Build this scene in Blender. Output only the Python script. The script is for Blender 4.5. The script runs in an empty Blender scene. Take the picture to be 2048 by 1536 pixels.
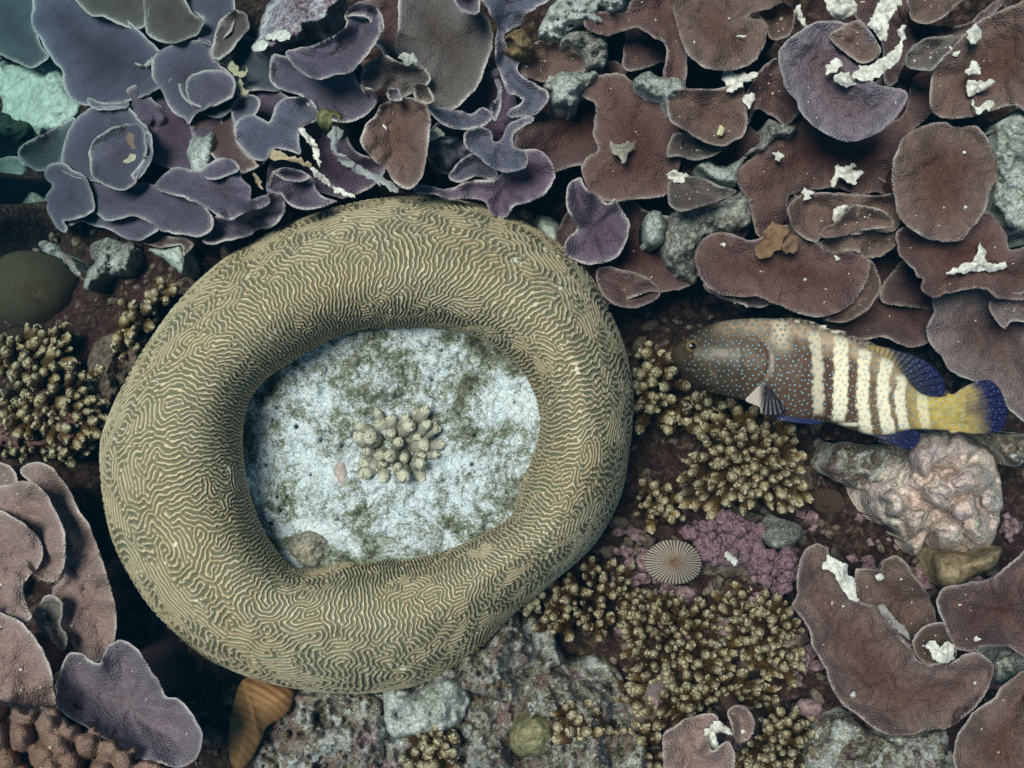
import bpy, math, random
import numpy as np
from mathutils import Vector, Matrix
from mathutils.geometry import delaunay_2d_cdt

random.seed(7)
RNG = np.random.default_rng(11)
SC = bpy.context.scene
COL = SC.collection

# ------------------------------------------------------------------ camera, sky, sun, exposure
H = 2.4                                   # camera height above the reef datum; 1 px of the photo = 1 mm at z = 0
cam = bpy.data.objects.new('camera', bpy.data.cameras.new('camera'))
COL.objects.link(cam)
cam.location = (0, 0, H)
cam.rotation_euler = (0, 0, 0)
cam.data.sensor_width = 36
cam.data.lens = 36 * H / 2.048
cam.data.clip_start = 0.02
cam.data.clip_end = 60
SC.camera = cam

SUN_EL, SUN_AZ = math.radians(73), math.radians(145)   # azimuth measured from +X, counter-clockwise
world = bpy.data.worlds.new('World')
SC.world = world
world.use_nodes = True
wn = world.node_tree
sky = wn.nodes.new('ShaderNodeTexSky')
sky.sky_type = 'NISHITA'
sky.sun_disc = False
sky.sun_elevation = SUN_EL
sky.sun_rotation = math.pi / 2 - SUN_AZ
bg = wn.nodes['Background']
bg.inputs['Strength'].default_value = 0.04
wn.links.new(sky.outputs[0], bg.inputs['Color'])

sl = bpy.data.lights.new('sun', 'SUN')
sl.energy = 5.0
sl.angle = math.radians(22)
sl.color = (1.0, 0.66, 0.575)
sun = bpy.data.objects.new('sun', sl)
COL.objects.link(sun)
d = Vector((math.cos(SUN_EL) * math.cos(SUN_AZ), math.cos(SUN_EL) * math.sin(SUN_AZ), math.sin(SUN_EL)))
sun.rotation_euler = d.to_track_quat('Z', 'Y').to_euler()
sun.location = d * 5

SC.view_settings.view_transform = 'Standard'
SC.view_settings.look = 'None'
SC.view_settings.exposure = 0.36
SC.view_settings.gamma = 1.0
SC.view_settings.use_curve_mapping = False
try:
    SC.cycles.use_denoising = False
    SC.cycles.volume_bounces = 1
    SC.cycles.max_bounces = 6
    SC.cycles.diffuse_bounces = 3
except Exception:
    pass

# ------------------------------------------------------------------ numpy noise
def _hash(ix, iy, iz, seed):
    h = (ix.astype(np.uint32) * np.uint32(374761393) + iy.astype(np.uint32) * np.uint32(668265263)
         + iz.astype(np.uint32) * np.uint32(2147483647) + np.uint32((seed * 974711 + 12345) & 0xffffffff))
    h = (h ^ (h >> np.uint32(13))) * np.uint32(1274126177)
    h = h ^ (h >> np.uint32(16))
    return (h & np.uint32(0xffff)).astype(np.float32) / 32767.5 - 1.0

def vnoise(x, y, z=0.0, seed=0):
    x = np.asarray(x, np.float64); y = np.asarray(y, np.float64)
    z = np.zeros_like(x) + z
    ix, iy, iz = np.floor(x).astype(np.int64), np.floor(y).astype(np.int64), np.floor(z).astype(np.int64)
    fx, fy, fz = x - ix, y - iy, z - iz
    fx = fx * fx * (3 - 2 * fx); fy = fy * fy * (3 - 2 * fy); fz = fz * fz * (3 - 2 * fz)
    r = 0
    for a in (0, 1):
        wx = fx if a else 1 - fx
        for b in (0, 1):
            wy = fy if b else 1 - fy
            for c in (0, 1):
                wz = fz if c else 1 - fz
                r = r + wx * wy * wz * _hash(ix + a, iy + b, iz + c, seed)
    return r

def fbm(x, y, z=0.0, seed=0, octs=4, gain=0.5):
    r, a, f = 0, 1.0, 1.0
    for o in range(octs):
        r = r + a * vnoise(np.asarray(x) * f, np.asarray(y) * f, np.asarray(z) * f, seed + o * 17)
        a *= gain; f *= 2.03
    return r

def sstep(a, b, x):
    t = np.clip((x - a) / (b - a), 0, 1)
    return t * t * (3 - 2 * t)

# ------------------------------------------------------------------ photo pixel -> place
CROP = {'A': (0, 0, 2.743), 'B': (650, 0, 2.743), 'C': (1300, 0, 2.56), 'D': (1250, 560, 2.5664), 'E': (0, 480, 2.954),
        'F': (0, 900, 2.4157), 'G': (550, 1050, 2.56), 'H': (1250, 980, 2.5664), 'K': (1340, 600, 2.8927), 'L': (460, 620, 2.8446),
        'P': (0, 0, 1.0)}

def px(crop, pts):
    ox, oy, s = CROP[crop]
    return np.array([(ox + a / s, oy + b / s) for a, b in pts], float)

def place(x, y, z):
    k = (H - z) / H / 1000.0
    return np.stack([(x - 1024) * k, -(y - 768) * k, z + 0 * x], -1)

def drop(x, y):
    """the reef falls away into deeper water towards the upper left"""
    t = ((480 - x) + (470 - y) * 0.75) / 900.0
    return -1.5 * sstep(0.0, 1.05, t) - 1.5 * sstep(170, -60, x) * sstep(-1500, -300, x) * sstep(250, 380, y) * sstep(560, 450, y)

def ground_z(x, y):
    X, Y = x / 1000, y / 1000
    base = -0.19 + drop(x, y)
    base = base + 0.09 * sstep(1150, 1300, x) * sstep(950, 1150, y)      # shallow rubble patch under the finger corals
    n = 0.055 * fbm(X * 6, Y * 6, 0.3, 3, 3) + 0.020 * np.abs(fbm(X * 24, Y * 24, 0.7, 5, 3)) + 0.006 * fbm(X * 90, Y * 90, 0.2, 8, 2)
    return base + n

# ------------------------------------------------------------------ mesh helpers
def mesh_np(name, verts, tris, attrs=None, smooth=True, color=None):
    me = bpy.data.meshes.new(name)
    verts = np.asarray(verts, np.float32); tris = np.asarray(tris, np.int32)
    k = tris.shape[1]
    me.vertices.add(len(verts)); me.vertices.foreach_set('co', verts.ravel())
    me.loops.add(tris.size); me.loops.foreach_set('vertex_index', tris.ravel())
    me.polygons.add(len(tris))
    me.polygons.foreach_set('loop_start', np.arange(0, tris.size, k, dtype=np.int32))
    me.polygons.foreach_set('loop_total', np.full(len(tris), k, np.int32))
    me.polygons.foreach_set('use_smooth', np.full(len(tris), bool(smooth)))
    for nm, arr in (attrs or {}).items():
        a = me.attributes.new(nm, 'FLOAT', 'POINT'); a.data.foreach_set('value', np.asarray(arr, np.float32))
    if color is not None:
        a = me.attributes.new('tint', 'FLOAT_COLOR', 'POINT')
        c = np.concatenate([np.asarray(color, np.float32), np.ones((len(verts), 1), np.float32)], 1)
        a.data.foreach_set('color', c.ravel())
    me.update(); me.validate()
    return me

def link(name, me, mat, parent=None, label=None, cat=None, group=None, kind=None, color=None):
    o = bpy.data.objects.new(name, me); COL.objects.link(o)
    if mat is not None and me is not None and not me.materials: me.materials.append(mat)
    if parent is not None: o.parent = parent
    if label: o['label'] = label
    if cat: o['category'] = cat
    if group: o['group'] = group
    if kind: o['kind'] = kind
    if color is not None: o.color = (*color, 1)
    return o

def empty(name, loc, label, cat, group=None):
    o = bpy.data.objects.new(name, None); COL.objects.link(o)
    o.location = loc; o.empty_display_size = 0.02
    o['label'] = label; o['category'] = cat
    if group: o['group'] = group
    return o

def recenter(verts):
    """mesh coordinates about the thing's own base"""
    c = np.array([verts[:, 0].mean(), verts[:, 1].mean(), verts[:, 2].min()])
    return verts - c, Vector(c)

def smooth_outline(pts, step=5.0, jag=1.6, seed=0, jscale=14.0, closed=True):
    p = np.asarray(pts, float); n = len(p); out = []
    for i in range(n):
        p0, p1, p2, p3 = p[i - 1], p[i], p[(i + 1) % n], p[(i + 2) % n]
        m = max(2, int(np.hypot(*(p2 - p1)) / step))
        t = (np.arange(m) / m)[:, None]
        out.append(0.5 * (2 * p1 + (p2 - p0) * t + (2 * p0 - 5 * p1 + 4 * p2 - p3) * t ** 2 + (3 * p1 - p0 - 3 * p2 + p3) * t ** 3))
    q = np.concatenate(out)
    q = q + jag * np.stack([fbm(q[:, 0] / jscale, q[:, 1] / jscale, 0.5, seed, 2), fbm(q[:, 0] / jscale, q[:, 1] / jscale, 4.5, seed + 9, 2)], 1)
    return q

def fill(outline, step):
    lo, hi = outline.min(0), outline.max(0)
    gx, gy = np.meshgrid(np.arange(lo[0], hi[0], step), np.arange(lo[1], hi[1], step * 0.866))
    gx = gx + (np.arange(gx.shape[0]) % 2)[:, None] * step / 2
    g = np.stack([gx.ravel(), gy.ravel()], 1)
    g = g + RNG.uniform(-0.18, 0.18, g.shape) * step
    g = g[inside(g, outline)]
    g = g[dist(g, outline) > step * 0.55]
    n = len(outline)
    pts = [Vector(a) for a in np.concatenate([outline, g])]
    edges = [(i, (i + 1) % n) for i in range(n)]
    vs, es, fs, *_ = delaunay_2d_cdt(pts, edges, [], 1, 1e-4)
    v = np.array([(a.x, a.y) for a in vs]); f = np.array([t for t in fs if len(t) == 3], np.int32)
    a, b, c = v[f[:, 0]], v[f[:, 1]], v[f[:, 2]]
    area = (b[:, 0] - a[:, 0]) * (c[:, 1] - a[:, 1]) - (b[:, 1] - a[:, 1]) * (c[:, 0] - a[:, 0])
    f[area > 0] = f[area > 0][:, ::-1]          # photo y runs down: flip so faces look up
    return v, f

def inside(p, poly):
    x, y = p[:, 0], p[:, 1]; r = np.zeros(len(p), bool); n = len(poly)
    for i in range(n):
        (x1, y1), (x2, y2) = poly[i], poly[(i + 1) % n]
        if y1 == y2: continue
        c = ((y1 > y) != (y2 > y)) & (x < (x2 - x1) * (y - y1) / (y2 - y1) + x1)
        r ^= c
    return r

def dist(p, poly):
    best = np.full(len(p), 1e9); n = len(poly)
    for i in range(n):
        a, b = poly[i], poly[(i + 1) % n]; ab = b - a; L = (ab ** 2).sum() + 1e-9
        t = np.clip(((p - a) @ ab) / L, 0, 1)
        dd = p - (a + t[:, None] * ab)
        best = np.minimum(best, (dd ** 2).sum(1))
    return np.sqrt(best)

def boundary(f):
    e = np.concatenate([f[:, [0, 1]], f[:, [1, 2]], f[:, [2, 0]]])
    key = np.sort(e, 1); _, inv, cnt = np.unique(key, axis=0, return_inverse=True, return_counts=True)
    return e[cnt[inv.ravel()] == 1]

# ------------------------------------------------------------------ materials
class NT:
    def __init__(s, name):
        s.m = bpy.data.materials.new(name); s.m.use_nodes = True; s.t = s.m.node_tree
        s.b = s.t.nodes['Principled BSDF']; s.b.inputs['Roughness'].default_value = 0.75
        s.b.inputs['Specular IOR Level'].default_value = 0.07
        s.tc = s.t.nodes.new('ShaderNodeTexCoord').outputs['Object']
    def n(s, typ): return s.t.nodes.new(typ)
    def l(s, a, b): s.t.links.new(a, b)
    def noise(s, scale, detail=4, rough=0.55, dist_=0.0, vec=None):
        x = s.n('ShaderNodeTexNoise'); x.inputs['Scale'].default_value = scale; x.inputs['Detail'].default_value = detail
        x.inputs['Roughness'].default_value = rough; x.inputs['Distortion'].default_value = dist_
        s.l(vec or s.tc, x.inputs['Vector']); return x.outputs['Fac']
    def voro(s, scale, feature='F1', out='Distance', rnd=1.0):
        x = s.n('ShaderNodeTexVoronoi'); x.feature = feature; x.inputs['Scale'].default_value = scale
        x.inputs['Randomness'].default_value = rnd
        s.l(s.tc, x.inputs['Vector']); return x.outputs[out]
    def ramp(s, fac, stops, mode='LINEAR'):
        x = s.n('ShaderNodeValToRGB'); x.color_ramp.interpolation = mode
        el = x.color_ramp.elements
        while len(el) < len(stops): el.new(0.5)
        for e, (p, c) in zip(el, stops):
            e.position = p; e.color = (*c, 1) if len(c) == 3 else c
        s.l(fac, x.inputs[0]); return x.outputs[0]
    def rampf(s, fac, stops): return s.ramp(fac, [(p, (v, v, v)) for p, v in stops])
    def mix(s, fac, a, b, mode='MIX'):
        x = s.n('ShaderNodeMix'); x.data_type = 'RGBA'; x.blend_type = mode
        for val, sock in ((fac, x.inputs[0]), (a, x.inputs[6]), (b, x.inputs[7])):
            if isinstance(val, (int, float)): sock.default_value = val
            elif isinstance(val, tuple): sock.default_value = (*val, 1)
            else: s.l(val, sock)
        return x.outputs[2]
    def math(s, op, a, b=0.0):
        x = s.n('ShaderNodeMath'); x.operation = op
        for val, sock in ((a, x.inputs[0]), (b, x.inputs[1])):
            if isinstance(val, (int, float)): sock.default_value = val
            else: s.l(val, sock)
        return x.outputs[0]
    def attr(s, name, out='Fac'):
        x = s.n('ShaderNodeAttribute'); x.attribute_name = name; return x.outputs[out]
    def objcol(s): return s.n('ShaderNodeObjectInfo').outputs['Color']
    def bump(s, height, dist_, strength=1.0):
        x = s.n('ShaderNodeBump'); x.inputs['Distance'].default_value = dist_; x.inputs['Strength'].default_value = strength
        s.l(height, x.inputs['Height']); s.l(x.outputs[0], s.b.inputs['Normal'])
    def out(s, col): s.l(col, s.b.inputs['Base Color']); return s.m

def mat_plate():
    t = NT('plate coral tissue')
    base = t.mix(1.0, t.objcol(), (0.80, 0.80, 0.80), 'MULTIPLY')
    n1 = t.noise(14, 5, 0.6); n2 = t.noise(120, 3, 0.6); n3 = t.noise(420, 2, 0.5)
    c = t.mix(t.rampf(n1, [(0.3, 0.0), (0.7, 1.0)]), t.mix(0.30, base, (0.02, 0.010, 0.008)), t.mix(0.05, base, (0.45, 0.32, 0.28)))
    c = t.mix(t.rampf(n2, [(0.42, 0.0), (0.62, 0.6)]), c, t.mix(0.5, c, (0.02, 0.012, 0.012)))
    c = t.mix(t.rampf(n3, [(0.60, 0.0), (0.74, 0.30)]), c, t.mix(0.5, base, (0.5, 0.42, 0.42)))
    c = t.mix(t.math('MULTIPLY', t.attr('old_shade'), 0.8), t.mix(0.14, c, (0.34, 0.31, 0.33)), t.mix(1.0, c, (0.60, 0.43, 0.38), 'MULTIPLY'))   # browner older tissue, with shade of the cupped centre painted in
    rim = t.attr('rim')                               # pale growing margin, plus painted light on the upturned edge
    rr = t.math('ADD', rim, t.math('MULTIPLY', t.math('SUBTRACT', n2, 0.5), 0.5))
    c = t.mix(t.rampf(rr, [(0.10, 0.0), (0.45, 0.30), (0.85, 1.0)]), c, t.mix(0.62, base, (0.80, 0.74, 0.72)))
    pim = t.math('SUBTRACT', 1.0, t.voro(230))             # corallite pimples
    c = t.mix(t.rampf(pim, [(0.35, 0.35), (0.62, 0.0)]), c, t.mix(1.0, c, (0.6, 0.55, 0.55), 'MULTIPLY'))
    h = t.math('ADD', t.math('MULTIPLY', n2, 0.35), t.math('ADD', t.math('MULTIPLY', pim, 0.75), t.math('MULTIPLY', n3, 0.2)))
    t.bump(h, 0.0036, 1.0)
    t.b.inputs['Roughness'].default_value = 0.7
    t.b.inputs['Specular IOR Level'].default_value = 0.1
    return t.out(c)

def mat_rock(name, stops, scale=30, patch=None, speck=None, bump=0.008):
    t = NT(name)
    n1 = t.noise(scale, 8, 0.68, 0.4); n2 = t.noise(scale * 5, 5, 0.7); n3 = t.noise(scale * 0.35, 3, 0.5)
    n4 = t.noise(scale * 0.28, 3, 0.5)
    f = t.math('ADD', t.math('MULTIPLY', n1, 0.34), t.math('ADD', t.math('MULTIPLY', n2, 0.36), t.math('MULTIPLY', n4, 0.30)))
    f = t.math('ADD', t.math('MULTIPLY', t.math('SUBTRACT', f, 0.5), 1.9), 0.5)
    c = t.ramp(f, stops)
    if speck:
        c = t.mix(t.rampf(n3, [(0.50, 0.0), (0.62, 0.8)]), c, speck)
    if patch:
        for q, (sc_, lo, hi, amt, colr) in enumerate(patch):
            nn = t.noise(sc_, 4, 0.6, 0.5)
            c = t.mix(t.rampf(nn, [(lo, 0.0), (hi, amt)]), c, t.mix(0.75, c, colr))
    sp = t.noise(scale * 11, 2, 0.5)
    c = t.mix(t.rampf(sp, [(0.60, 0.0), (0.70, 0.55)]), c, (0.75, 0.74, 0.68))
    c = t.mix(t.rampf(sp, [(0.28, 0.7), (0.38, 0.0)]), c, (0.04, 0.038, 0.03))
    t.bump(t.math('ADD', n1, t.math('ADD', t.math('MULTIPLY', n2, 0.7), t.math('MULTIPLY', sp, 0.35))), bump, 1.0)
    t.b.inputs['Roughness'].default_value = 0.9
    return t.out(c)

def mat_ground():
    t = NT('reef rock')
    n1 = t.noise(9, 7, 0.65, 0.6); n2 = t.noise(60, 6, 0.7, 0.5); n3 = t.noise(4, 3); n4 = t.noise(22, 4, 0.6)
    c = t.ramp(n2, [(0.30, (0.010, 0.006, 0.005)), (0.50, (0.040, 0.022, 0.016)), (0.62, (0.105, 0.066, 0.050)), (0.74, (0.34, 0.28, 0.24))])
    c = t.mix(t.rampf(n1, [(0.48, 0.0), (0.62, 0.6)]), c, t.mix(0.5, c, (0.10, 0.030, 0.040)))
    c = t.mix(t.rampf(n4, [(0.55, 0.0), (0.68, 0.6)]), c, t.mix(0.5, c, (0.085, 0.075, 0.025)))
    t.bump(t.math('ADD', n2, n1), 0.012, 1.0)
    t.b.inputs['Roughness'].default_value = 0.9
    return t.out(c)

def mat_brain():
    t = NT('brain coral tissue')
    h = t.attr('ridge')
    n = t.noise(6, 4); n2 = t.noise(500, 2)
    hh = t.math('ADD', h, t.math('MULTIPLY', t.math('SUBTRACT', n2, 0.5), 0.16))
    c = t.ramp(hh, [(0.08, (0.155, 0.175, 0.122)), (0.32, (0.205, 0.196, 0.130)), (0.56, (0.26, 0.212, 0.136)), (0.78, (0.41, 0.355, 0.240)), (0.94, (0.68, 0.62, 0.46))])
    c = t.mix(t.rampf(n, [(0.35, 0.0), (0.70, 0.45)]), c, t.mix(1.0, c, (1.0, 0.86, 0.66), 'MULTIPLY'))
    sp = t.noise(38, 1)
    c = t.mix(t.rampf(sp, [(0.745, 0.0), (0.77, 0.8)]), c, (0.75, 0.72, 0.6))
    t.bump(n2, 0.002, 0.8)
    t.b.inputs['Specular IOR Level'].default_value = 0.06
    t.b.inputs['Roughness'].default_value = 0.9
    return t.out(c)

def mat_branch():
    t = NT('finger coral tissue')
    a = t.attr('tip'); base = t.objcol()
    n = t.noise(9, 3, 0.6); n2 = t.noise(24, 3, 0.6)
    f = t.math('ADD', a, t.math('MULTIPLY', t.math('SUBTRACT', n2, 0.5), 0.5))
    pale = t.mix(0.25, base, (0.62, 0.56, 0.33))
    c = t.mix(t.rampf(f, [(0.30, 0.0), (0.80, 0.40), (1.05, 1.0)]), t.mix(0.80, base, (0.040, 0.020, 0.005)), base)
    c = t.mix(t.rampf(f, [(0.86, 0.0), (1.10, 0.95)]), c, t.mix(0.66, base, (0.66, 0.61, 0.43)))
    t.bump(n2, 0.004, 0.8)
    return t.out(c)

def mat_tint(name, rough=0.5, bump=None):
    t = NT(name); t.b.inputs['Specular IOR Level'].default_value = 0.3; c = t.attr('tint', 'Color')
    n = t.noise(260, 3)
    c = t.mix(t.rampf(n, [(0.3, 0.0), (0.7, 0.22)]), c, t.mix(0.5, c, (0.02, 0.02, 0.02)))
    if bump: t.bump(n, bump, 0.6)
    t.b.inputs['Roughness'].default_value = rough
    return t.out(c)

def mat_plain(name, a, b, scale=40, rough=0.8, bump=0.004):
    t = NT(name); n = t.noise(scale, 6, 0.65)
    c = t.ramp(n, [(0.32, a), (0.62, b)])
    t.bump(n, bump, 0.9); t.b.inputs['Roughness'].default_value = rough
    return t.out(c)

M_PLATE, M_GROUND, M_BRAIN, M_BRANCH = mat_plate(), mat_ground(), mat_brain(), mat_branch()
M_FISH = mat_tint('fish skin', 0.38)
M_DEAD = mat_rock('bare dead coral', [(0.30, (0.05, 0.055, 0.045)), (0.40, (0.22, 0.235, 0.19)), (0.50, (0.46, 0.50, 0.50)), (0.60, (0.78, 0.84, 0.88))], 26)
def mat_dead():
    t = NT('bare dead coral')
    big = t.noise(8, 6, 0.68, 0.8); mid = t.noise(60, 6, 0.74); fine = t.noise(240, 3, 0.65)
    f = t.math('ADD', t.math('MULTIPLY', big, 0.60), t.math('ADD', t.math('MULTIPLY', mid, 0.28), t.math('MULTIPLY', fine, 0.12)))
    f = t.math('ADD', t.math('MULTIPLY', t.math('SUBTRACT', f, 0.5), 3.4), 0.5)
    c = t.ramp(f, [(0.10, (0.07, 0.075, 0.055)), (0.30, (0.21, 0.23, 0.155)), (0.43, (0.42, 0.45, 0.40)), (0.52, (0.66, 0.75, 0.80)), (0.68, (0.84, 0.92, 0.97))])
    c = t.mix(t.rampf(fine, [(0.34, 0.7), (0.42, 0.0)]), c, (0.06, 0.06, 0.05))
    t.bump(t.math('ADD', mid, t.math('MULTIPLY', fine, 0.5)), 0.008, 1.0)
    t.b.inputs['Roughness'].default_value = 0.95
    return t.out(c)
M_DEAD = mat_dead()
M_PINK = mat_rock('pink crusted rock', [(0.16, (0.10, 0.07, 0.06)), (0.30, (0.42, 0.34, 0.30)), (0.42, (0.82, 0.62, 0.54)), (0.60, (0.94, 0.82, 0.74))], 16, patch=[(11, 0.56, 0.62, 0.8, (0.42, 0.46, 0.36)), (15, 0.57, 0.64, 0.7, (0.34, 0.20, 0.26)), (9, 0.52, 0.60, 0.5, (0.42, 0.28, 0.34)), (19, 0.56, 0.62, 0.8, (0.06, 0.05, 0.04))], bump=0.012)
M_WHITE = mat_rock('white dead patch', [(0.30, (0.12, 0.13, 0.10)), (0.42, (0.34, 0.36, 0.32)), (0.54, (0.58, 0.62, 0.60)), (0.66, (0.80, 0.82, 0.80))], 30)
M_TURF = mat_rock('turf covered rock', [(0.26, (0.045, 0.035, 0.025)), (0.40, (0.17, 0.13, 0.095)), (0.51, (0.36, 0.33, 0.28)), (0.64, (0.70, 0.70, 0.68))], 24, speck=(0.17, 0.10, 0.10), patch=[(13, 0.49, 0.56, 0.9, (0.74, 0.77, 0.75)), (17, 0.52, 0.60, 0.85, (0.20, 0.13, 0.05)), (10, 0.54, 0.62, 0.8, (0.34, 0.19, 0.22)), (23, 0.58, 0.66, 0.8, (0.035, 0.025, 0.02))], bump=0.012)
M_GREEN = mat_rock('green grey rubble', [(0.30, (0.07, 0.065, 0.055)), (0.42, (0.20, 0.20, 0.175)), (0.53, (0.38, 0.39, 0.36)), (0.66, (0.70, 0.72, 0.68))], 22, patch=[(12, 0.54, 0.62, 0.7, (0.12, 0.07, 0.055))])
M_FLAKE = mat_plain('bleached fragment', (0.45, 0.42, 0.35), (0.84, 0.83, 0.79), 90, 0.9, 0.006)
M_PURPLE = mat_plain('purple crust', (0.05, 0.022, 0.030), (0.30, 0.185, 0.215), 2.6, bump=0.004)
M_SANDY = mat_plain('sandy rock', (0.26, 0.30, 0.27), (0.52, 0.58, 0.52), 30, 0.95, 0.01)

# ------------------------------------------------------------------ the seabed
def axis(lo, hi, flo, fhi, fine, coarse):
    a = [flo]; s = fine
    while a[-1] > lo: s = min(coarse, s * 1.18); a.append(a[-1] - s)
    b = [fhi]; s = fine
    while b[-1] < hi: s = min(coarse, s * 1.18); b.append(b[-1] + s)
    return np.array(a[::-1] + list(np.arange(flo + fine, fhi, fine)) + b)

def seabed():
    xs = axis(-6, 6, -1.55, 1.25, 0.0062, 0.4); ys = axis(-6, 6, -0.95, 1.25, 0.0062, 0.4)
    X, Y = np.meshgrid(xs, ys)
    Z = np.full_like(X, -0.2)
    for _ in range(7):
        k = (H - Z) / H / 1000
        pxx, pyy = X / k + 1024, 768 - Y / k
        base = -0.19 + drop(pxx, pyy)
        Z = 0.5 * Z + 0.5 * base
    k = (H - Z) / H / 1000
    Z = ground_z(X / k + 1024, 768 - Y / k)
    v = np.stack([X, Y, Z], -1).reshape(-1, 3)
    ny, nx = X.shape
    i = np.arange(ny * nx).reshape(ny, nx)
    q = np.stack([i[:-1, :-1], i[:-1, 1:], i[1:, 1:], i[1:, :-1]], -1).reshape(-1, 4)
    link('seabed', mesh_np('seabed', v, q), M_GROUND, kind='structure', label='dark reef rock seabed between the corals')
seabed()

# ------------------------------------------------------------------ the water
def water():
    z0, z1, r = -3.2, H + 0.25, 7.2
    v = [(x, y, z) for z in (z0, z1) for y in (-r, r) for x in (-r, r)]
    f = [(0, 2, 3, 1), (4, 5, 7, 6), (0, 1, 5, 4), (2, 6, 7, 3), (0, 4, 6, 2), (1, 3, 7, 5)]
    m = bpy.data.materials.new('sea water'); m.use_nodes = True; t = m.node_tree
    t.nodes.remove(t.nodes['Principled BSDF'])
    pv = t.nodes.new('ShaderNodeVolumePrincipled')
    pv.inputs['Color'].default_value = (0.002, 0.034, 0.062, 1)
    pv.inputs['Absorption Color'].default_value = (0.028, 0.80, 0.89, 1)      # red light is lost first
    pv.inputs['Density'].default_value = WATER
    pv.inputs['Anisotropy'].default_value = 0.0
    t.links.new(pv.outputs[0], t.nodes['Material Output'].inputs['Volume'])
    link('haze', mesh_np('haze', v, f, smooth=False), m, kind='stuff', label='clear blue sea water over the reef')
WATER = 0.13
water()

# ------------------------------------------------------------------ the ring-shaped brain coral
OUTER = [(200, 900), (207, 1000), (225, 1080), (262, 1155), (320, 1235), (420, 1318), (540, 1365), (680, 1386), (800, 1378), (880, 1352), (950, 1305), (1030, 1225),
         (1110, 1160), (1190, 1085), (1237, 1000), (1258, 900), (1266, 800), (1250, 700), (1215, 615), (1175, 545), (1120, 490), (1040, 440), (950, 408),
         (850, 394), (740, 400), (640, 425), (540, 466), (440, 525), (365, 595), (300, 680), (250, 765), (215, 840)]
INNER = [(484, 870), (490, 825), (507, 785), (540, 750), (595, 716), (650, 684), (720, 660), (800, 654), (880, 655), (950, 672), (1000, 700), (1042, 738), (1070, 790),
         (1080, 850), (1068, 910), (1046, 960), (1032, 1010), (1018, 1036), (970, 1065), (900, 1096), (830, 1115), (760, 1122), (690, 1124), (640, 1139),
         (592, 1136), (555, 1105), (525, 1060), (502, 1000), (488, 935)]
RC = np.array([755.0, 890.0])

def radial(poly, th):
    p = smooth_outline(poly, 4, 0.8, 3, 60) - RC
    a = np.arctan2(p[:, 1], p[:, 0]); r = np.hypot(p[:, 0], p[:, 1]); o = np.argsort(a)
    a, r = a[o], r[o]
    return np.interp(th, np.concatenate([a - 2 * np.pi, a, a + 2 * np.pi]), np.tile(r, 3))

def labyrinth(N, M, period, steps=115):
    """meandering ridges: pattern-forming equation solved on the ring's own surface"""
    rng = np.random.default_rng(5)
    u = rng.normal(0, 0.06, (M, N))
    kx = np.fft.rfftfreq(N) * 2 * np.pi; ky = np.fft.fftfreq(M) * 2 * np.pi
    K2 = (kx[None, :] ** 2 + ky[:, None] ** 2); k0 = 2 * np.pi / period
    L = 0.42 - (1 - K2 / k0 ** 2) ** 2
    dt = 0.55; den = 1 - dt * L
    ky2 = (ky[:, None] / k0) ** 2
    v = np.arange(M)[:, None] / M; th = np.arange(N)[None, :] / N * 2 * np.pi
    patch = vnoise(np.arange(N)[None, :] / 70.0 + 0 * v, v * 6 + 0 * th, 0, 4)
    a = (0.12 * sstep(0.60, 0.40, v) + 0.004) * sstep(-0.6, 0.3, patch) + 0 * th
    U = np.fft.rfft2(u)
    for s in range(steps):
        NL = -u ** 3
        uv = np.fft.irfft2(-ky2 * U, (M, N))
        U = (U + dt * np.fft.rfft2(NL + a * uv)) / den
        u = np.fft.irfft2(U, (M, N))
        if np.abs(u).max() > 1.4:
            u = np.clip(u, -1.2, 1.2); U = np.fft.rfft2(u)
    return u / np.percentile(np.abs(u), 97)

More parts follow.
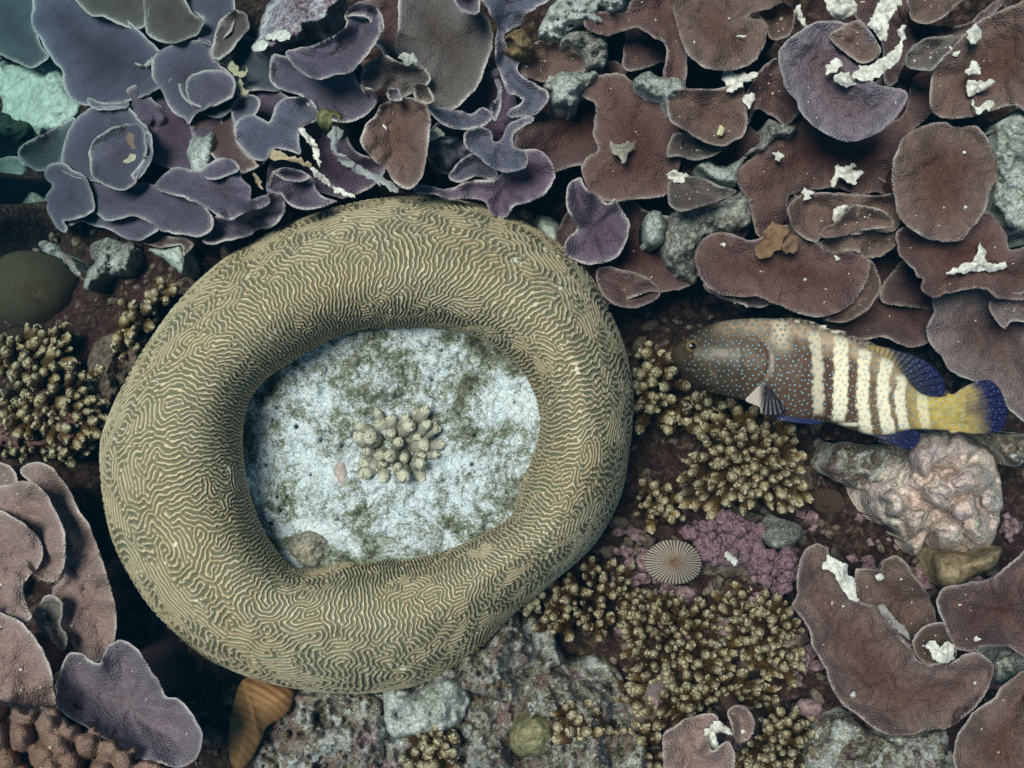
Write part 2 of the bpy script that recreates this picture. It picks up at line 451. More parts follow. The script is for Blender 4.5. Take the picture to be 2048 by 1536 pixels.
def brain():
    NU, NV = 1780, 370
    th = np.linspace(-np.pi, np.pi, NU, endpoint=False)
    ri, ro = radial(INNER, th), radial(OUTER, th)
    v = np.linspace(0, 1, NV)
    al = np.pi * (-0.16 + 1.38 * v)
    T, A = np.meshgrid(th, al)
    RI, RO = np.broadcast_to(ri, T.shape), np.broadcast_to(ro, T.shape)
    W = (RO - RI) / 2; Cc = (RO + RI) / 2
    ca, sa = np.cos(A), np.sin(A)
    e = 0.97
    cx = np.sign(ca) * np.abs(ca) ** e; sz = np.sign(sa) * np.abs(sa) ** e
    lob = 1 + 0.05 * vnoise(np.cos(T) * 1.6 + 5, np.sin(T) * 1.6 + 5, 0, 2)
    R = Cc - W * cx * np.where(ca < 0, 1.0, 1.0)
    R = np.where((sa < 0) & (ca < 0), RO - (W * 0.55) * np.abs(sz) , R)            # undercut outside
    zeq = np.where(ca > 0, 0.085, 0.085 + (0.02 - 0.085) * np.clip(-cx, 0, 1))
    hz = 0.215 * lob
    Z = zeq + np.where(sa > 0, hz * sz, 0.20 * sz)
    PX = RC[0] + R * np.cos(T); PY = RC[1] + R * np.sin(T)
    Z = Z + 0.010 * fbm(PX / 160, PY / 160, A, 6, 2)
    P3 = place(PX, PY, Z)
    du = np.roll(P3, -1, 1) - np.roll(P3, 1, 1)
    dv = np.gradient(P3, axis=0)
    nrm = np.cross(du, dv); nrm /= np.linalg.norm(nrm, axis=-1, keepdims=True) + 1e-12
    if nrm[NV // 2, :, 2].mean() < 0: nrm = -nrm
    N, M = 1680, 500
    lab = labyrinth(N, M, 7.0)
    uu = np.arange(NU)[None, :] / NU * N + 0 * v[:, None]; vv = v[:, None] * (M - 1) + 0 * th[None, :]
    uu = uu + 2.6 * vnoise(uu / 10, vv / 9, 0, 31) + 1.1 * vnoise(uu / 4.5, vv / 4.5, 0, 33)     # kinks in the ridges
    vv = np.clip(vv + 2.2 * vnoise(uu / 11, vv / 11, 3.3, 32), 0, M - 1.001)
    iu = np.floor(uu).astype(int); iv = np.floor(vv).astype(int); fu, fv = uu - iu, vv - iv
    g = lambda a, b: lab[np.clip(a, 0, M - 1), b % N]
    s = (g(iv, iu) * (1 - fu) + g(iv, iu + 1) * fu) * (1 - fv) + (g(iv + 1, iu) * (1 - fu) + g(iv + 1, iu + 1) * fu) * fv
    t = np.clip(0.5 + 0.5 * s, 0, 1)
    hgt = t ** 1.3
    amp = 0.0046 * sstep(0.0, 0.06, v)[:, None] * sstep(1.0, 0.9, v)[:, None]
    P3 = P3 + nrm * ((hgt - 0.5) * amp)[..., None]
    i = np.arange(NU * NV).reshape(NV, NU); j = np.roll(i, -1, 1)
    q = np.stack([i[:-1], i[1:], j[1:], j[:-1]], -1).reshape(-1, 4)
    a, b, c = P3.reshape(-1, 3)[q[:, 0]], P3.reshape(-1, 3)[q[:, 1]], P3.reshape(-1, 3)[q[:, 2]]
    mid = q[(NV // 2) * NU: (NV // 2 + 1) * NU]
    w = P3.reshape(-1, 3)
    if np.cross(w[mid[:, 1]] - w[mid[:, 0]], w[mid[:, 2]] - w[mid[:, 0]])[:, 2].mean() < 0: q = q[:, ::-1]
    root = empty('brain_coral', place(RC[0], RC[1], np.float64(-0.18)), 'large ring-shaped tan brain coral with meandering ridges and a bare dead centre', 'brain coral')
    link('living_ring', mesh_np('living_ring', w - np.array(root.location), q, {'ridge': t.ravel()}), M_BRAIN, root)
    # bare centre
    o = smooth_outline(np.array([(RC + (np.array(p) - RC) * 1.10) for p in INNER]), 5, 0.5, 2)
    f2, ff = fill(o, 3.2)
    x, y = f2[:, 0], f2[:, 1]
    dd = dist(f2, o)
    z = 0.095 + 0.022 * fbm(x / 120, y / 120, 0, 41, 3) + 0.010 * fbm(x / 30, y / 30, 0, 43, 4, 0.6) + 0.005 * fbm(x / 8, y / 8, 0, 44, 2)
    z = z - 0.05 * sstep(120, 0, np.hypot(x - 520, y - 930) * 0.6) + 0.035 * sstep(330, 0, np.hypot(x - 870, y - 1020))
    pits = [(752, 233, 5), (1205, 230, 6), (1150, 400, 7), (520, 740, 11), (640, 775, 13), (380, 665, 9), (245, 628, 7), (210, 885, 8), (460, 940, 6), (325, 1065, 7), (270, 1065, 6), (1378, 880, 9),
            (1105, 1128, 5), (1297, 1262, 8), (1215, 970, 8), (1580, 1040, 6), (1620, 525, 7), (1390, 715, 6), (265, 560, 6), (290, 1140, 7), (615, 1190, 6), (1520, 920, 5), (235, 1215, 9)]
    for a_, b_, r in pits:
        (qx, qy), = px('L', [(a_, b_)])
        z = z - 0.03 * sstep(r / 1.5, r / 4.2, np.hypot(x - qx, y - qy))
    w2 = place(x, y, z)
    link('dead_centre', mesh_np('dead_centre', w2 - np.array(root.location), ff), M_DEAD, root, label='bare white and grey dead middle full of small bored holes')
    return root
BRAIN = brain()

# ------------------------------------------------------------------ plates, mounds, flakes
PLATE_TOPS = []
def grp_cool(g): return g is not None and g.startswith('plate corals in the purple')
def plate(name, pts, z0, color, label, cat='coral', group=None, tilt=(0.0, 0.10), cup=0.036, ruffle=0.030, thick=0.007, step=6.0, jag=2.0, bump=0.004, jscale=14.0, lobes=None,
          lump=0.0, seed=None, mat=None, parent=None, rimw=6.5, stalk=True, rim_on=1.0):
    seed = seed if seed is not None else int(abs(pts[0][0] * 7 + pts[0][1] * 13)) % 997
    o = smooth_outline(pts, min(step, 5.0), jag, seed, jscale)
    v, f = fill(o, step)
    x, y = v[:, 0], v[:, 1]; dd = dist(v, o)
    cx, cy = x.mean(), y.mean(); size = max(np.ptp(x), np.ptp(y))
    reach = min(45.0, size * 0.22)
    if grp_cool(group): cup = cup * 1.7 + 0.01 * np.sign(cup); reach = min(62.0, size * 0.26)
    elif group is not None: cup = cup * 1.3; reach = min(55.0, size * 0.24)
    z = z0 + drop(x, y) + tilt[0] * (x - cx) / 1000 + tilt[1] * (y - cy) / 1000
    z = z + cup * np.exp(-dd / reach)
    if grp_cool(group): ruffle = ruffle * 1.6
    z = z + ruffle * np.exp(-dd / 38) * fbm(x / 52, y / 52, 0, seed + 1, 2) + 0.026 * vnoise(x / 95, y / 95, 0, seed + 2)
    thn = np.arctan2(y - cy, x - cx)
    z = z + 0.013 * vnoise(np.cos(thn) * size / 75 + 3, np.sin(thn) * size / 75 + 3, 0, seed + 4) * np.exp(-dd / 70)
    rs = np.random.default_rng(seed); z = z + rs.uniform(-0.16, 0.10) * (x - cx) / 1000 + rs.uniform(-0.12, 0.12) * (y - cy) / 1000
    z = z + bump * fbm(x / 17, y / 17, 0, seed + 3, 3, 0.6) * sstep(0, 14, dd)
    if lobes:
        q = np.random.default_rng(seed + 50); S = []
        while len(S) < lobes[2]:
            p = np.array([q.uniform(x.min(), x.max()), q.uniform(y.min(), y.max())])
            if all(np.hypot(*(p - a)) > lobes[0] * 1.25 for a in S) or q.random() < 0.01: S.append(p)
        S = np.array(S); dm = np.sqrt(((x[:, None] - S[None, :, 0]) ** 2 + ((y[:, None] - S[None, :, 1]) * 0.8) ** 2).min(1))
        z = z + lobes[1] * np.sqrt(np.clip(1 - (dm / lobes[0]) ** 2, 0, 1)) * sstep(0, 10, dd)
    if lump: z = z + lump * np.abs(fbm(x / 30, y / 30, 0, seed + 6, 2)) * sstep(0, 12, dd)
    th = thick * (0.35 + 0.65 * sstep(0, 25, dd))
    n = len(v)
    top = place(x, y, z); bot = place(x, y, z - th); bot[:, :2] = top[:, :2]
    top[:, :2] = top[:, :2]
    be = boundary(f)
    # a rounded lip: one middle ring pushed out a little is left out, the margin is sharp in this coral
    if mat is None and not grp_cool(group): PLATE_TOPS.append(top[dd > 16] if (dd > 16).sum() > 20 else top)
    verts = np.concatenate([top, bot])
    side = np.concatenate([np.stack([be[:, 1], be[:, 0], be[:, 0] + n], 1), np.stack([be[:, 1], be[:, 0] + n, be[:, 1] + n], 1)])
    faces = np.concatenate([f, f[:, ::-1] + n, side])
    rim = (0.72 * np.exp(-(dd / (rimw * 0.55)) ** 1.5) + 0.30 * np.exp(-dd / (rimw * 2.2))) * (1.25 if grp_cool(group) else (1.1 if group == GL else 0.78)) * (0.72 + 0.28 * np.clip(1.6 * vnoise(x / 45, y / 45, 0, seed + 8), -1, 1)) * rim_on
    rimv = np.concatenate([rim, rim * 0.6]); old_shade = np.concatenate([sstep(4, 85, dd) * (0.45 if group == GL else 1.0), np.ones(n)])
    if stalk:                                   # the foot that carries the plate
        k = int(np.argmax(dd)); r = min(0.06, dd[k] * 0.0006); m = 10
        zg = float(ground_z(x[k:k + 1], y[k:k + 1])[0]) - 0.06
        an = np.arange(m) / m * 2 * np.pi; c0 = bot[k]
        near = bot[np.hypot(bot[:, 0] - c0[0], bot[:, 1] - c0[1]) < r * 1.3 + 0.004]; zt = near[:, 2].min() if len(near) else c0[2]
        up = np.stack([c0[0] + r * np.cos(an), c0[1] + r * np.sin(an), np.full(m, zt - 0.001)], 1)
        dn = np.stack([c0[0] + 1.2 * r * np.cos(an), c0[1] + 1.2 * r * np.sin(an), np.full(m, min(zg, zt - 0.02))], 1)
        b = len(verts); ii = np.arange(m); jj = (ii + 1) % m
        faces = np.concatenate([faces, np.stack([b + ii, b + m + jj, b + jj], 1), np.stack([b + ii, b + m + ii, b + m + jj], 1)])
        verts = np.concatenate([verts, up, dn]); rimv = np.concatenate([rimv, np.zeros(2 * m)]); old_shade = np.concatenate([old_shade, np.ones(2 * m)])
    if parent is not None:
        verts = verts - np.array(parent.location); loc = None
    else:
        verts, loc = recenter(verts)
    ob = link(name, mesh_np(name, verts, faces, {'rim': rimv, 'old_shade': old_shade}), mat or M_PLATE, parent, label, None if parent else cat, group, None, color)
    if loc is not None: ob.location = loc
    return ob

def mound(name, pts, zedge, height, mat, label, cat='rock', group=None, amp=0.02, scale=40, step=4.0, jag=4, seed=1, skirt=0.16, parent=None, pw=0.6, ridged=0.0, color=None, tilt=(0, 0), extra=None):
    o = smooth_outline(pts, 4.0, jag, seed, 18)
    v, f = fill(o, step)
    x, y = v[:, 0], v[:, 1]; dd = dist(v, o); m = dd.max()
    t = np.clip(dd / m, 0, 1)
    prof = (1 - (1 - t) ** 2) ** pw
    n1 = fbm(x / scale, y / scale, 0, seed, 5, 0.66)
    rg = 1 - 2 * np.abs(fbm(x / (scale * 0.8), y / (scale * 0.8), 0, seed + 5, 4, 0.55))
    z = zedge + drop(x, y) + height * prof + amp * n1 * sstep(0, 10, dd) + ridged * rg * sstep(0, 14, dd)
    z = z + tilt[0] * (x - x.mean()) / 1000 + tilt[1] * (y - y.mean()) / 1000
    if extra is not None: z = z + extra(x, y)
    top = place(x, y, z); n = len(v); bot = top.copy(); bot[:, 2] = (top[:, 2].min() - skirt)
    be = boundary(f)
    side = np.concatenate([np.stack([be[:, 1], be[:, 0], be[:, 0] + n], 1), np.stack([be[:, 1], be[:, 0] + n, be[:, 1] + n], 1)])
    faces = np.concatenate([f, f[:, ::-1] + n, side]); verts = np.concatenate([top, bot])
    if parent is not None: verts = verts - np.array(parent.location); loc = None
    else: verts, loc = recenter(verts)
    ob = link(name, mesh_np(name, verts, faces), mat, parent, label, None if parent else cat, group, None, color)
    if loc is not None: ob.location = loc
    return ob

LILAC, BLUEP = (0.104, 0.097, 0.185), (0.098, 0.118, 0.215)  # purple tissue, tinted bluer to carry the haze of the water
HAZE_TEAL, OLIVE = (0.045, 0.085, 0.115), (0.105, 0.080, 0.060)  # teal paints the blue-green haze of deep water into the plate colour
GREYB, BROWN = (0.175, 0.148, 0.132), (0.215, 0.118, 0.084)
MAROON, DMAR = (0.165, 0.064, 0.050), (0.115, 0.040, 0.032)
PURP, MAUVE = (0.135, 0.080, 0.165), (0.270, 0.225, 0.290)
PINKB, PINKG = (0.44, 0.285, 0.250), (0.27, 0.20, 0.20)
GU, GR, GL, GS = 'plate corals in the purple thicket above the brain coral', 'brown plate corals around the fish', 'plate corals in the lower corner beside the brain coral', 'plate corals below the pink rock'

PLATES = [
 ('A', [(790, 715), (832, 740), (838, 840), (802, 935), (745, 990), (715, 965), (770, 900), (800, 830)], 0.13, BLUEP, 'thin upright crescent closing the round cup of the whorl', 'plate corals in the purple thicket above the brain coral', dict(stalk=False)),
 ('A', [(1140, 905), (1210, 866), (1290, 882), (1312, 930), (1250, 965), (1180, 990), (1115, 965)], 0.15, LILAC, 'round folded lobe rising from the wavy purple plate', 'plate corals in the purple thicket above the brain coral', {}),
 ('A', [(1500, 945), (1570, 922), (1650, 932), (1708, 975), (1640, 998), (1560, 988)], 0.135, LILAC, 'folded upper lip of the curled purple plate below the broken sticks', 'plate corals in the purple thicket above the brain coral', {}),
 ('A', [(480, 535), (560, 560), (640, 562), (705, 556), (690, 592), (600, 604), (505, 595)], 0.05, LILAC, 'small lobe on the lower rim of the broad dusky plate', 'plate corals in the purple thicket above the brain coral', {}),
 ('B', [(345, 480), (400, 488), (424, 548), (370, 552), (335, 525)], 0.125, LILAC, 'tiny folded lobe under the lobed grey plate', 'plate corals in the purple thicket above the brain coral', {}),
 ('B', [(500, 462), (560, 470), (604, 540), (560, 575), (500, 545), (486, 500)], 0.12, GREYB, 'small grey lobe at the lower corner of the big grey tongue', 'plate corals in the purple thicket above the brain coral', {}),
 ('P', [(690, 32), (700, 12), (740, 7), (764, 28), (767, 62), (745, 62), (736, 38), (712, 32)], 0.15, LILAC, 'curled-over upper lip of the lilac dish', 'plate corals in the purple thicket above the brain coral', dict(stalk=False)),
 # crop, outline, level, colour, label, group, options
 ('A', [(-90, -60), (180, -60), (190, 120), (230, 250), (270, 310), (180, 372), (100, 350), (0, 300), (-90, 280)], -0.05, HAZE_TEAL, 'dim teal plate in the far corner above the sandy patch', GU, {}),
 ('A', [(180, 40), (170, 130), (215, 200), (250, 270), (300, 340), (345, 390), (340, 440), (370, 520), (440, 575), (520, 582), (600, 585), (700, 560), (850, 500), (950, 420), (900, 300), (800, 200), (700, 110), (560, 60), (420, -60), (200, -60)], 0.0, LILAC, 'broad dusky purple plate bordering the sandy patch', GU, dict(bump=0.007)),
 ('A', [(390, -60), (430, 20), (500, 85), (560, 92), (620, 120), (680, 145), (760, 160), (800, 140), (815, 60), (800, -60)], 0.06, OLIVE, 'olive brown plate with smooth rim at the top edge', GU, {}),
 ('A', [(790, 90), (800, 180), (850, 215), (930, 236), (1020, 220), (1090, 180), (1120, 110), (1060, 70), (1020, 0), (1000, -60), (800, -60)], 0.07, OLIVE, 'olive brown rounded plate with two white specks at the top edge', GU, {}),
 ('A', [(1000, -60), (1010, 30), (1060, 70), (1110, 110), (1080, 200), (1160, 250), (1260, 180), (1290, 60), (1240, -60)], 0.02, LILAC, 'lilac plate half hidden behind the brown curled cup', GU, {}),
 ('A', [(1270, 58), (1205, 110), (1175, 200), (1155, 300), (1200, 330), (1250, 300), (1320, 215), (1368, 150), (1350, 80), (1310, 55)], 0.09, OLIVE, 'small brown curled cup below the pink and white patch', GU, dict(cup=0.05)),
 ('A', [(1150, 222), (1000, 225), (920, 255), (850, 300), (830, 350), (838, 430), (880, 490), (920, 570), (960, 630), (1010, 650), (1040, 680), (1080, 620), (1200, 570), (1290, 520), (1280, 420), (1210, 360), (1160, 300)], 0.04, LILAC, 'purple plate with long pale edge facing the whorl', GU, dict(tilt=(-0.1, 0.05))),
 ('A', [(1040, 420), (1120, 385), (1220, 385), (1290, 440), (1280, 520), (1200, 575), (1100, 590), (1040, 560), (1020, 480)], 0.075, LILAC, 'bumpy lilac lobe lying on the pale edged purple plate', GU, dict(bump=0.008)),
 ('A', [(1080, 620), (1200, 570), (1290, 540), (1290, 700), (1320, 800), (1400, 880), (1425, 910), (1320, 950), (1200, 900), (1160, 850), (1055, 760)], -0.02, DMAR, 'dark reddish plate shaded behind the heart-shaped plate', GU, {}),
 ('A', [(1290, 690), (1330, 640), (1400, 630), (1470, 672), (1492, 645), (1520, 560), (1600, 530), (1700, 540), (1745, 600), (1740, 660), (1660, 700), (1640, 760), (1650, 850), (1600, 830), (1500, 815), (1460, 880), (1380, 870), (1300, 780)], 0.08, BLUEP, 'heart-shaped blue purple plate beside the broken white sticks', GU, dict(cup=0.012)),
 ('A', [(1268, 625), (1290, 550), (1340, 520), (1410, 530), (1430, 580), (1400, 630), (1340, 650), (1290, 676)], 0.06, BLUEP, 'little round purple lobe above the heart-shaped plate', GU, {}),
 ('A', [(690, 500), (760, 460), (830, 480), (830, 530), (880, 580), (940, 640), (900, 690), (820, 745), (740, 660), (710, 600)], 0.06, PURP, 'knobbly purple lump above the whorl', GU, dict(lump=0.05, bump=0.012, cup=-0.02)),
 ('A', [(700, 588), (600, 583), (500, 590), (440, 630), (390, 690), (352, 780), (335, 880), (350, 950), (470, 985), (600, 1000), (760, 900), (820, 740), (760, 640)], 0.02, LILAC, 'wide outer plate of the whorl with pale curved rim', GU, dict(cup=0.045)),
 ('A', [(640, 690), (740, 675), (790, 710), (800, 770), (805, 840), (765, 950), (720, 1020), (650, 1045), (560, 1010), (500, 960), (490, 870), (483, 830), (530, 750)], 0.09, LILAC, 'round cup-shaped plate at the heart of the whorl', GU, dict(cup=0.075)),
 ('A', [(410, 645), (300, 700), (180, 760), (110, 800), (100, 860), (180, 930), (240, 942), (330, 890), (380, 780)], -0.03, HAZE_TEAL, 'dim pointed plate between the whorl and the sandy patch', GU, {}),
 ('A', [(340, 890), (260, 910), (245, 970), (285, 1020), (250, 1080), (260, 1160), (310, 1250), (360, 1272), (370, 1240), (350, 1215), (430, 1200), (520, 1150), (500, 1050), (470, 970), (400, 930)], 0.03, LILAC, 'scalloped purple plate hanging at the outer side of the whorl', GU, {}),
 ('A', [(470, 960), (440, 1030), (450, 1090), (490, 1140), (560, 1200), (610, 1210), (720, 1190), (800, 1210), (900, 1270), (1010, 1290), (1090, 1300), (1150, 1270), (1170, 1210), (1100, 1100), (960, 1040), (800, 1000), (720, 1000), (560, 990)], 0.07, LILAC, 'long ruffled purple plate with white edge under the whorl', GU, dict(ruffle=0.03)),
 ('A', [(350, 1215), (390, 1235), (440, 1215), (520, 1240), (600, 1260), (680, 1305), (770, 1320), (830, 1290), (870, 1240), (720, 1170), (560, 1160), (460, 1120)], 0.0, LILAC, 'purple plate under the long ruffled plate, nearest the dark crevice', GU, {}),
 ('A', [(850, 1015), (910, 945), (970, 915), (1080, 930), (1150, 890), (1210, 865), (1280, 880), (1310, 920), (1330, 980), (1375, 1020), (1375, 1095), (1420, 1075), (1470, 1070), (1482, 1110), (1430, 1145), (1340, 1165), (1270, 1207), (1200, 1190), (1150, 1150), (1040, 1095), (960, 1075), (880, 1045)], 0.12, LILAC, 'wavy purple plate with curled tip, between whorl and brain coral', GU, dict(ruffle=0.03)),
 ('A', [(1110, 1325), (1170, 1346), (1250, 1320), (1350, 1300), (1420, 1260), (1500, 1240), (1560, 1170), (1560, 1090), (1480, 1050), (1430, 1120), (1270, 1170), (1140, 1200), (1150, 1280)], 0.04, LILAC, 'shaded purple plate touching the upper rim of the brain coral', GU, {}),
 ('A', [(1500, 940), (1560, 920), (1650, 930), (1710, 970), (1730, 1030), (1780, 1080), (1850, 1105), (1700, 1152), (1600, 1130), (1565, 1100), (1540, 1070), (1460, 1040), (1480, 980)], 0.09, LILAC, 'curled purple plate below the broken white sticks', GU, dict(cup=0.04)),
 ('A', [(780, 1330), (840, 1290), (950, 1300), (1010, 1300), (1060, 1340), (1010, 1400), (990, 1340), (880, 1360)], -0.03, DMAR, 'reddish scrap of plate under the ruffles beside the brain coral', GU, {}),
 ('P', [(572, 104), (590, 135), (615, 152), (640, 159), (672, 150), (700, 146), (726, 120), (748, 92), (762, 60), (758, 28), (742, 12), (722, 10), (700, 20), (688, 32), (692, 50), (660, 75), (620, 92)], 0.10, LILAC, 'dish-shaped lilac plate with bright rim below the pink and white patch', GU, dict(cup=0.055)),
 ('P', [(545, 110), (540, 165), (580, 185), (600, 192), (640, 230), (690, 246), (735, 226), (754, 205), (750, 180), (720, 168), (700, 140), (640, 140), (590, 120)], 0.03, LILAC, 'purple plate lying directly under the lilac dish', GU, {}),
 ('B', [(198, 400), (230, 350), (290, 310), (350, 305), (420, 340), (500, 360), (560, 380), (582, 430), (560, 470), (500, 500), (420, 540), (370, 530), (350, 490), (310, 480), (270, 522), (230, 525), (195, 470)], 0.11, GREYB, 'lobed grey plate with scalloped rim, left of the big smooth grey plate'.replace(', left of', ' against'), GU, dict(cup=0.0)),
 ('B', [(430, -60), (400, 150), (385, 280), (480, 350), (550, 380), (560, 430), (530, 470), (490, 480), (490, 535), (570, 592), (650, 615), (720, 590), (800, 520), (840, 470), (880, 370), (917, 250), (917, 150), (890, 90), (830, 40), (790, 60), (740, 40), (720, -60)], 0.05, (0.135, 0.125, 0.115), 'big smooth grey plate hanging like a tongue at the top', GU, dict(cup=0.005, ruffle=0.006, bump=0.002, tilt=(0.05, 0.12))),
 ('B', [(690, -60), (715, 20), (770, 70), (830, 78), (850, 40), (830, -60)], 0.10, LILAC, 'small lilac flap at the top of the big grey tongue', GU, {}),
 ('B', [(265, 650), (300, 580), (380, 540), (460, 535), (520, 550), (562, 590), (580, 660), (575, 750), (560, 860), (540, 960), (480, 1037), (420, 1032), (370, 990), (340, 930), (270, 880), (200, 800), (198, 740), (230, 670)], 0.13, BROWN, 'brown fan plate with tan rim and one white sliver on it', GU, dict(cup=0.03, bump=0.006)),
 ('B', [(560, 590), (600, 645), (660, 692), (740, 711), (830, 706), (900, 672), (925, 620), (860, 590), (800, 620), (720, 600), (640, 590)], 0.05, BLUEP, 'narrow purple shelf under the big grey tongue', GU, dict(cup=0.03)),
 ('B', [(928, 440), (945, 428), (965, 450), (972, 510), (962, 600), (938, 662), (903, 625), (910, 570), (940, 540), (948, 490)], 0.10, BLUEP, 'thin upright purple curl beside the grey tongue', GU, dict(ruffle=0.02, stalk=False)),
 ('B', [(850, -60), (900, 60), (940, 150), (930, 300), (960, 400), (1000, 510), (1040, 520), (1080, 560), (1010, 600), (1000, 640), (1070, 647), (1150, 635), (1210, 580), (1232, 520), (1180, 470), (1100, 430), (1060, 380), (1075, 320), (1040, 300), (1000, 250), (990, 190), (1080, 130), (1100, 80), (1170, 40), (1240, -10), (1240, -60)], 0.02, BLUEP, 'long upright blue purple plate with hooked lower end', GU, dict(cup=0.03)),
 ('B', [(755, 750), (800, 705), (860, 690), (915, 720), (925, 772), (970, 760), (1000, 690), (1060, 650), (1130, 640), (1152, 662), (1060, 712), (1032, 750), (1045, 810), (1105, 830), (1110, 900), (1070, 930), (1000, 947), (930, 930), (880, 900), (830, 850), (770, 810)], 0.14, BLUEP, 'S-shaped blue purple plate with bright edge above the brain coral', GU, dict(cup=0.02, ruffle=0.02)),
 ('B', [(1030, 812), (1100, 820), (1170, 820), (1230, 870), (1265, 950), (1250, 1010), (1200, 1070), (1120, 1110), (1040, 1130), (1000, 1190), (930, 1190), (890, 1130), (860, 1100), (780, 1092), (700, 1096), (600, 1067), (500, 1057), (490, 1013), (560, 1015), (660, 1035), (740, 1010), (820, 985), (920, 985), (980, 930), (1040, 880)], 0.09, PURP, 'broad purple plate sweeping along the top rim of the brain coral', GU, dict(cup=0.025)),
 ('B', [(545, 800), (600, 755), (700, 750), (780, 790), (800, 850), (740, 900), (690, 955), (620, 940), (570, 880)], 0.08, BLUEP, 'knobbly purple lump between brown fan and S-shaped plate', GU, dict(lump=0.05, cup=-0.02, bump=0.012)),
 ('B', [(680, 970), (740, 1000), (820, 970), (920, 988), (940, 940), (830, 840), (740, 880)], 0.05, BLUEP, 'small wavy plate under the knobbly purple lump', GU, {}),
 ('B', [(1335, 1010), (1400, 975), (1430, 1030), (1500, 1080), (1560, 1118), (1590, 1088), (1630, 1150), (1672, 1220), (1655, 1320), (1600, 1410), (1500, 1450), (1400, 1442), (1330, 1410), (1310, 1360), (1330, 1300), (1380, 1250), (1320, 1130)], 0.05, PURP, 'violet fan plate tucked against the upper flank of the brain coral', GU, dict(cup=0.035)),
 ('B', [(1480, 420), (1560, 405), (1640, 410), (1750, 500), (1850, 560), (1920, 650), (1960, 800), (1920, 1000), (1850, 1080), (1700, 1090), (1560, 1110), (1500, 1080), (1440, 1030), (1410, 940), (1430, 870), (1490, 820), (1470, 720), (1482, 620), (1470, 560), (1400, 520), (1420, 460)], 0.07, MAROON, 'large flat maroon plate with a ragged white hole', GR, dict(cup=0.0, ruffle=0.01)),
 ('B', [(1058, 380), (1090, 290), (1180, 225), (1290, 240), (1410, 300), (1430, 380), (1300, 420), (1220, 450), (1130, 430)], -0.01, BROWN, 'dark brown hollow plate ringed by white crust', GR, dict(cup=0.03)),
 ('B', [(1500, 60), (1640, 70), (1680, 0), (1800, -60), (1960, -60), (1990, 300), (1960, 520), (1860, 440), (1872, 260), (1800, 205), (1720, 155), (1640, 170), (1550, 195), (1450, 170), (1420, 110)], 0.08, MAROON, 'arching maroon plate around the dark hollow near the top', GR, dict(tilt=(0.1, 0.0))),
 ('C', [(118, 30), (130, 100), (160, 200), (195, 280), (270, 340), (390, 362), (470, 350), (540, 310), (580, 240), (600, 150), (560, 100), (500, 95), (520, 70), (640, 30), (720, -60), (140, -60)], 0.14, BROWN, 'brown scallop-edged plate with one white crumb near the top', GR, dict(cup=0.012)),
 ('C', [(440, 900), (540, 790), (640, 690), (740, 520), (1000, 660), (1280, 600), (1340, 440), (1480, 520), (1340, 680), (1260, 800), (1240, 995), (1150, 985), (1080, 997), (1000, 975), (900, 965), (720, 1000), (700, 1130), (560, 1220), (510, 1050)], 0.04, MAROON, 'sprawling dark maroon plate with a broken white cross of debris', GR, dict(cup=0.0)),
 ('C', [(590, 330), (660, 300), (720, 460), (770, 560), (700, 640), (620, 590), (540, 560), (500, 640), (470, 560), (520, 420)], 0.03, MAROON, 'small maroon plate in the gap beside the lavender dish', GR, {}),
 ('C', [(100, 470), (85, 560), (110, 620), (170, 665), (230, 700), (300, 735), (380, 747), (430, 720), (480, 690), (502, 610), (490, 520), (470, 430), (330, 455), (220, 450)], 0.10, BROWN, 'brown plate with pale rim carrying a yellow crumb', GR, {}),
 ('C', [(83, 800), (120, 690), (230, 690), (330, 730), (410, 742), (340, 790), (230, 822), (150, 800)], 0.05, GREYB, 'small greyish shelf under the plate with yellow crumb', GR, {}),
 ('C', [(653, 280), (690, 220), (760, 165), (840, 113), (960, 108), (1010, 120), (1080, 100), (1140, 180), (1180, 250), (1160, 320), (1120, 370), (1160, 430), (1240, 445), (1290, 455), (1322, 490), (1290, 560), (1230, 630), (1150, 690), (1040, 727), (950, 710), (860, 660), (790, 600), (760, 560), (752, 510), (700, 460), (675, 380)], 0.19, MAUVE, 'large lavender dish-shaped plate holding white broken branches', GR, dict(cup=0.05, bump=0.006)),
 ('C', [(915, 185), (980, 140), (1060, 105), (1130, 170), (1175, 250), (1150, 300), (1090, 327), (1050, 310), (990, 260)], 0.235, BROWN, 'brown lobe rising from the lavender dish', GR, dict(cup=0.0)),
 ('C', [(1308, 290), (1350, 230), (1410, 195), (1500, 183), (1590, 190), (1570, 270), (1490, 320), (1440, 360), (1330, 350)], 0.10, GREYB, 'greyish plate between the lavender dish and the big corner plate', GR, {}),
 ('C', [(2020, -60), (1900, 8), (1800, 50), (1680, 108), (1600, 190), (1550, 240), (1490, 300), (1450, 370), (1433, 470), (1450, 580), (1550, 610), (1700, 585), (1850, 540), (2020, 560)], 0.16, BROWN, 'big rusty brown plate in the top corner dotted with white chips', GR, dict(cup=0.02)),
 ('C', [(1280, 730), (1330, 680), (1410, 640), (1500, 623), (1580, 650), (1680, 650), (1760, 780), (1780, 900), (1740, 980), (1710, 1090), (1650, 1170), (1590, 1230), (1500, 1237), (1400, 1210), (1320, 1160), (1270, 1100), (1255, 1020), (1238, 920), (1250, 810)], 0.18, BROWN, 'big oval brown plate beside the white dead patch', GR, dict(cup=0.012, tilt=(-0.12, 0.05))),
 ('C', [(88, 960), (110, 920), (160, 908), (270, 910), (350, 950), (442, 980), (350, 1030), (240, 1062), (160, 1082), (103, 1050)], 0.07, OLIVE, 'olive brown wedge plate above the green grey rubble', GR, {}),
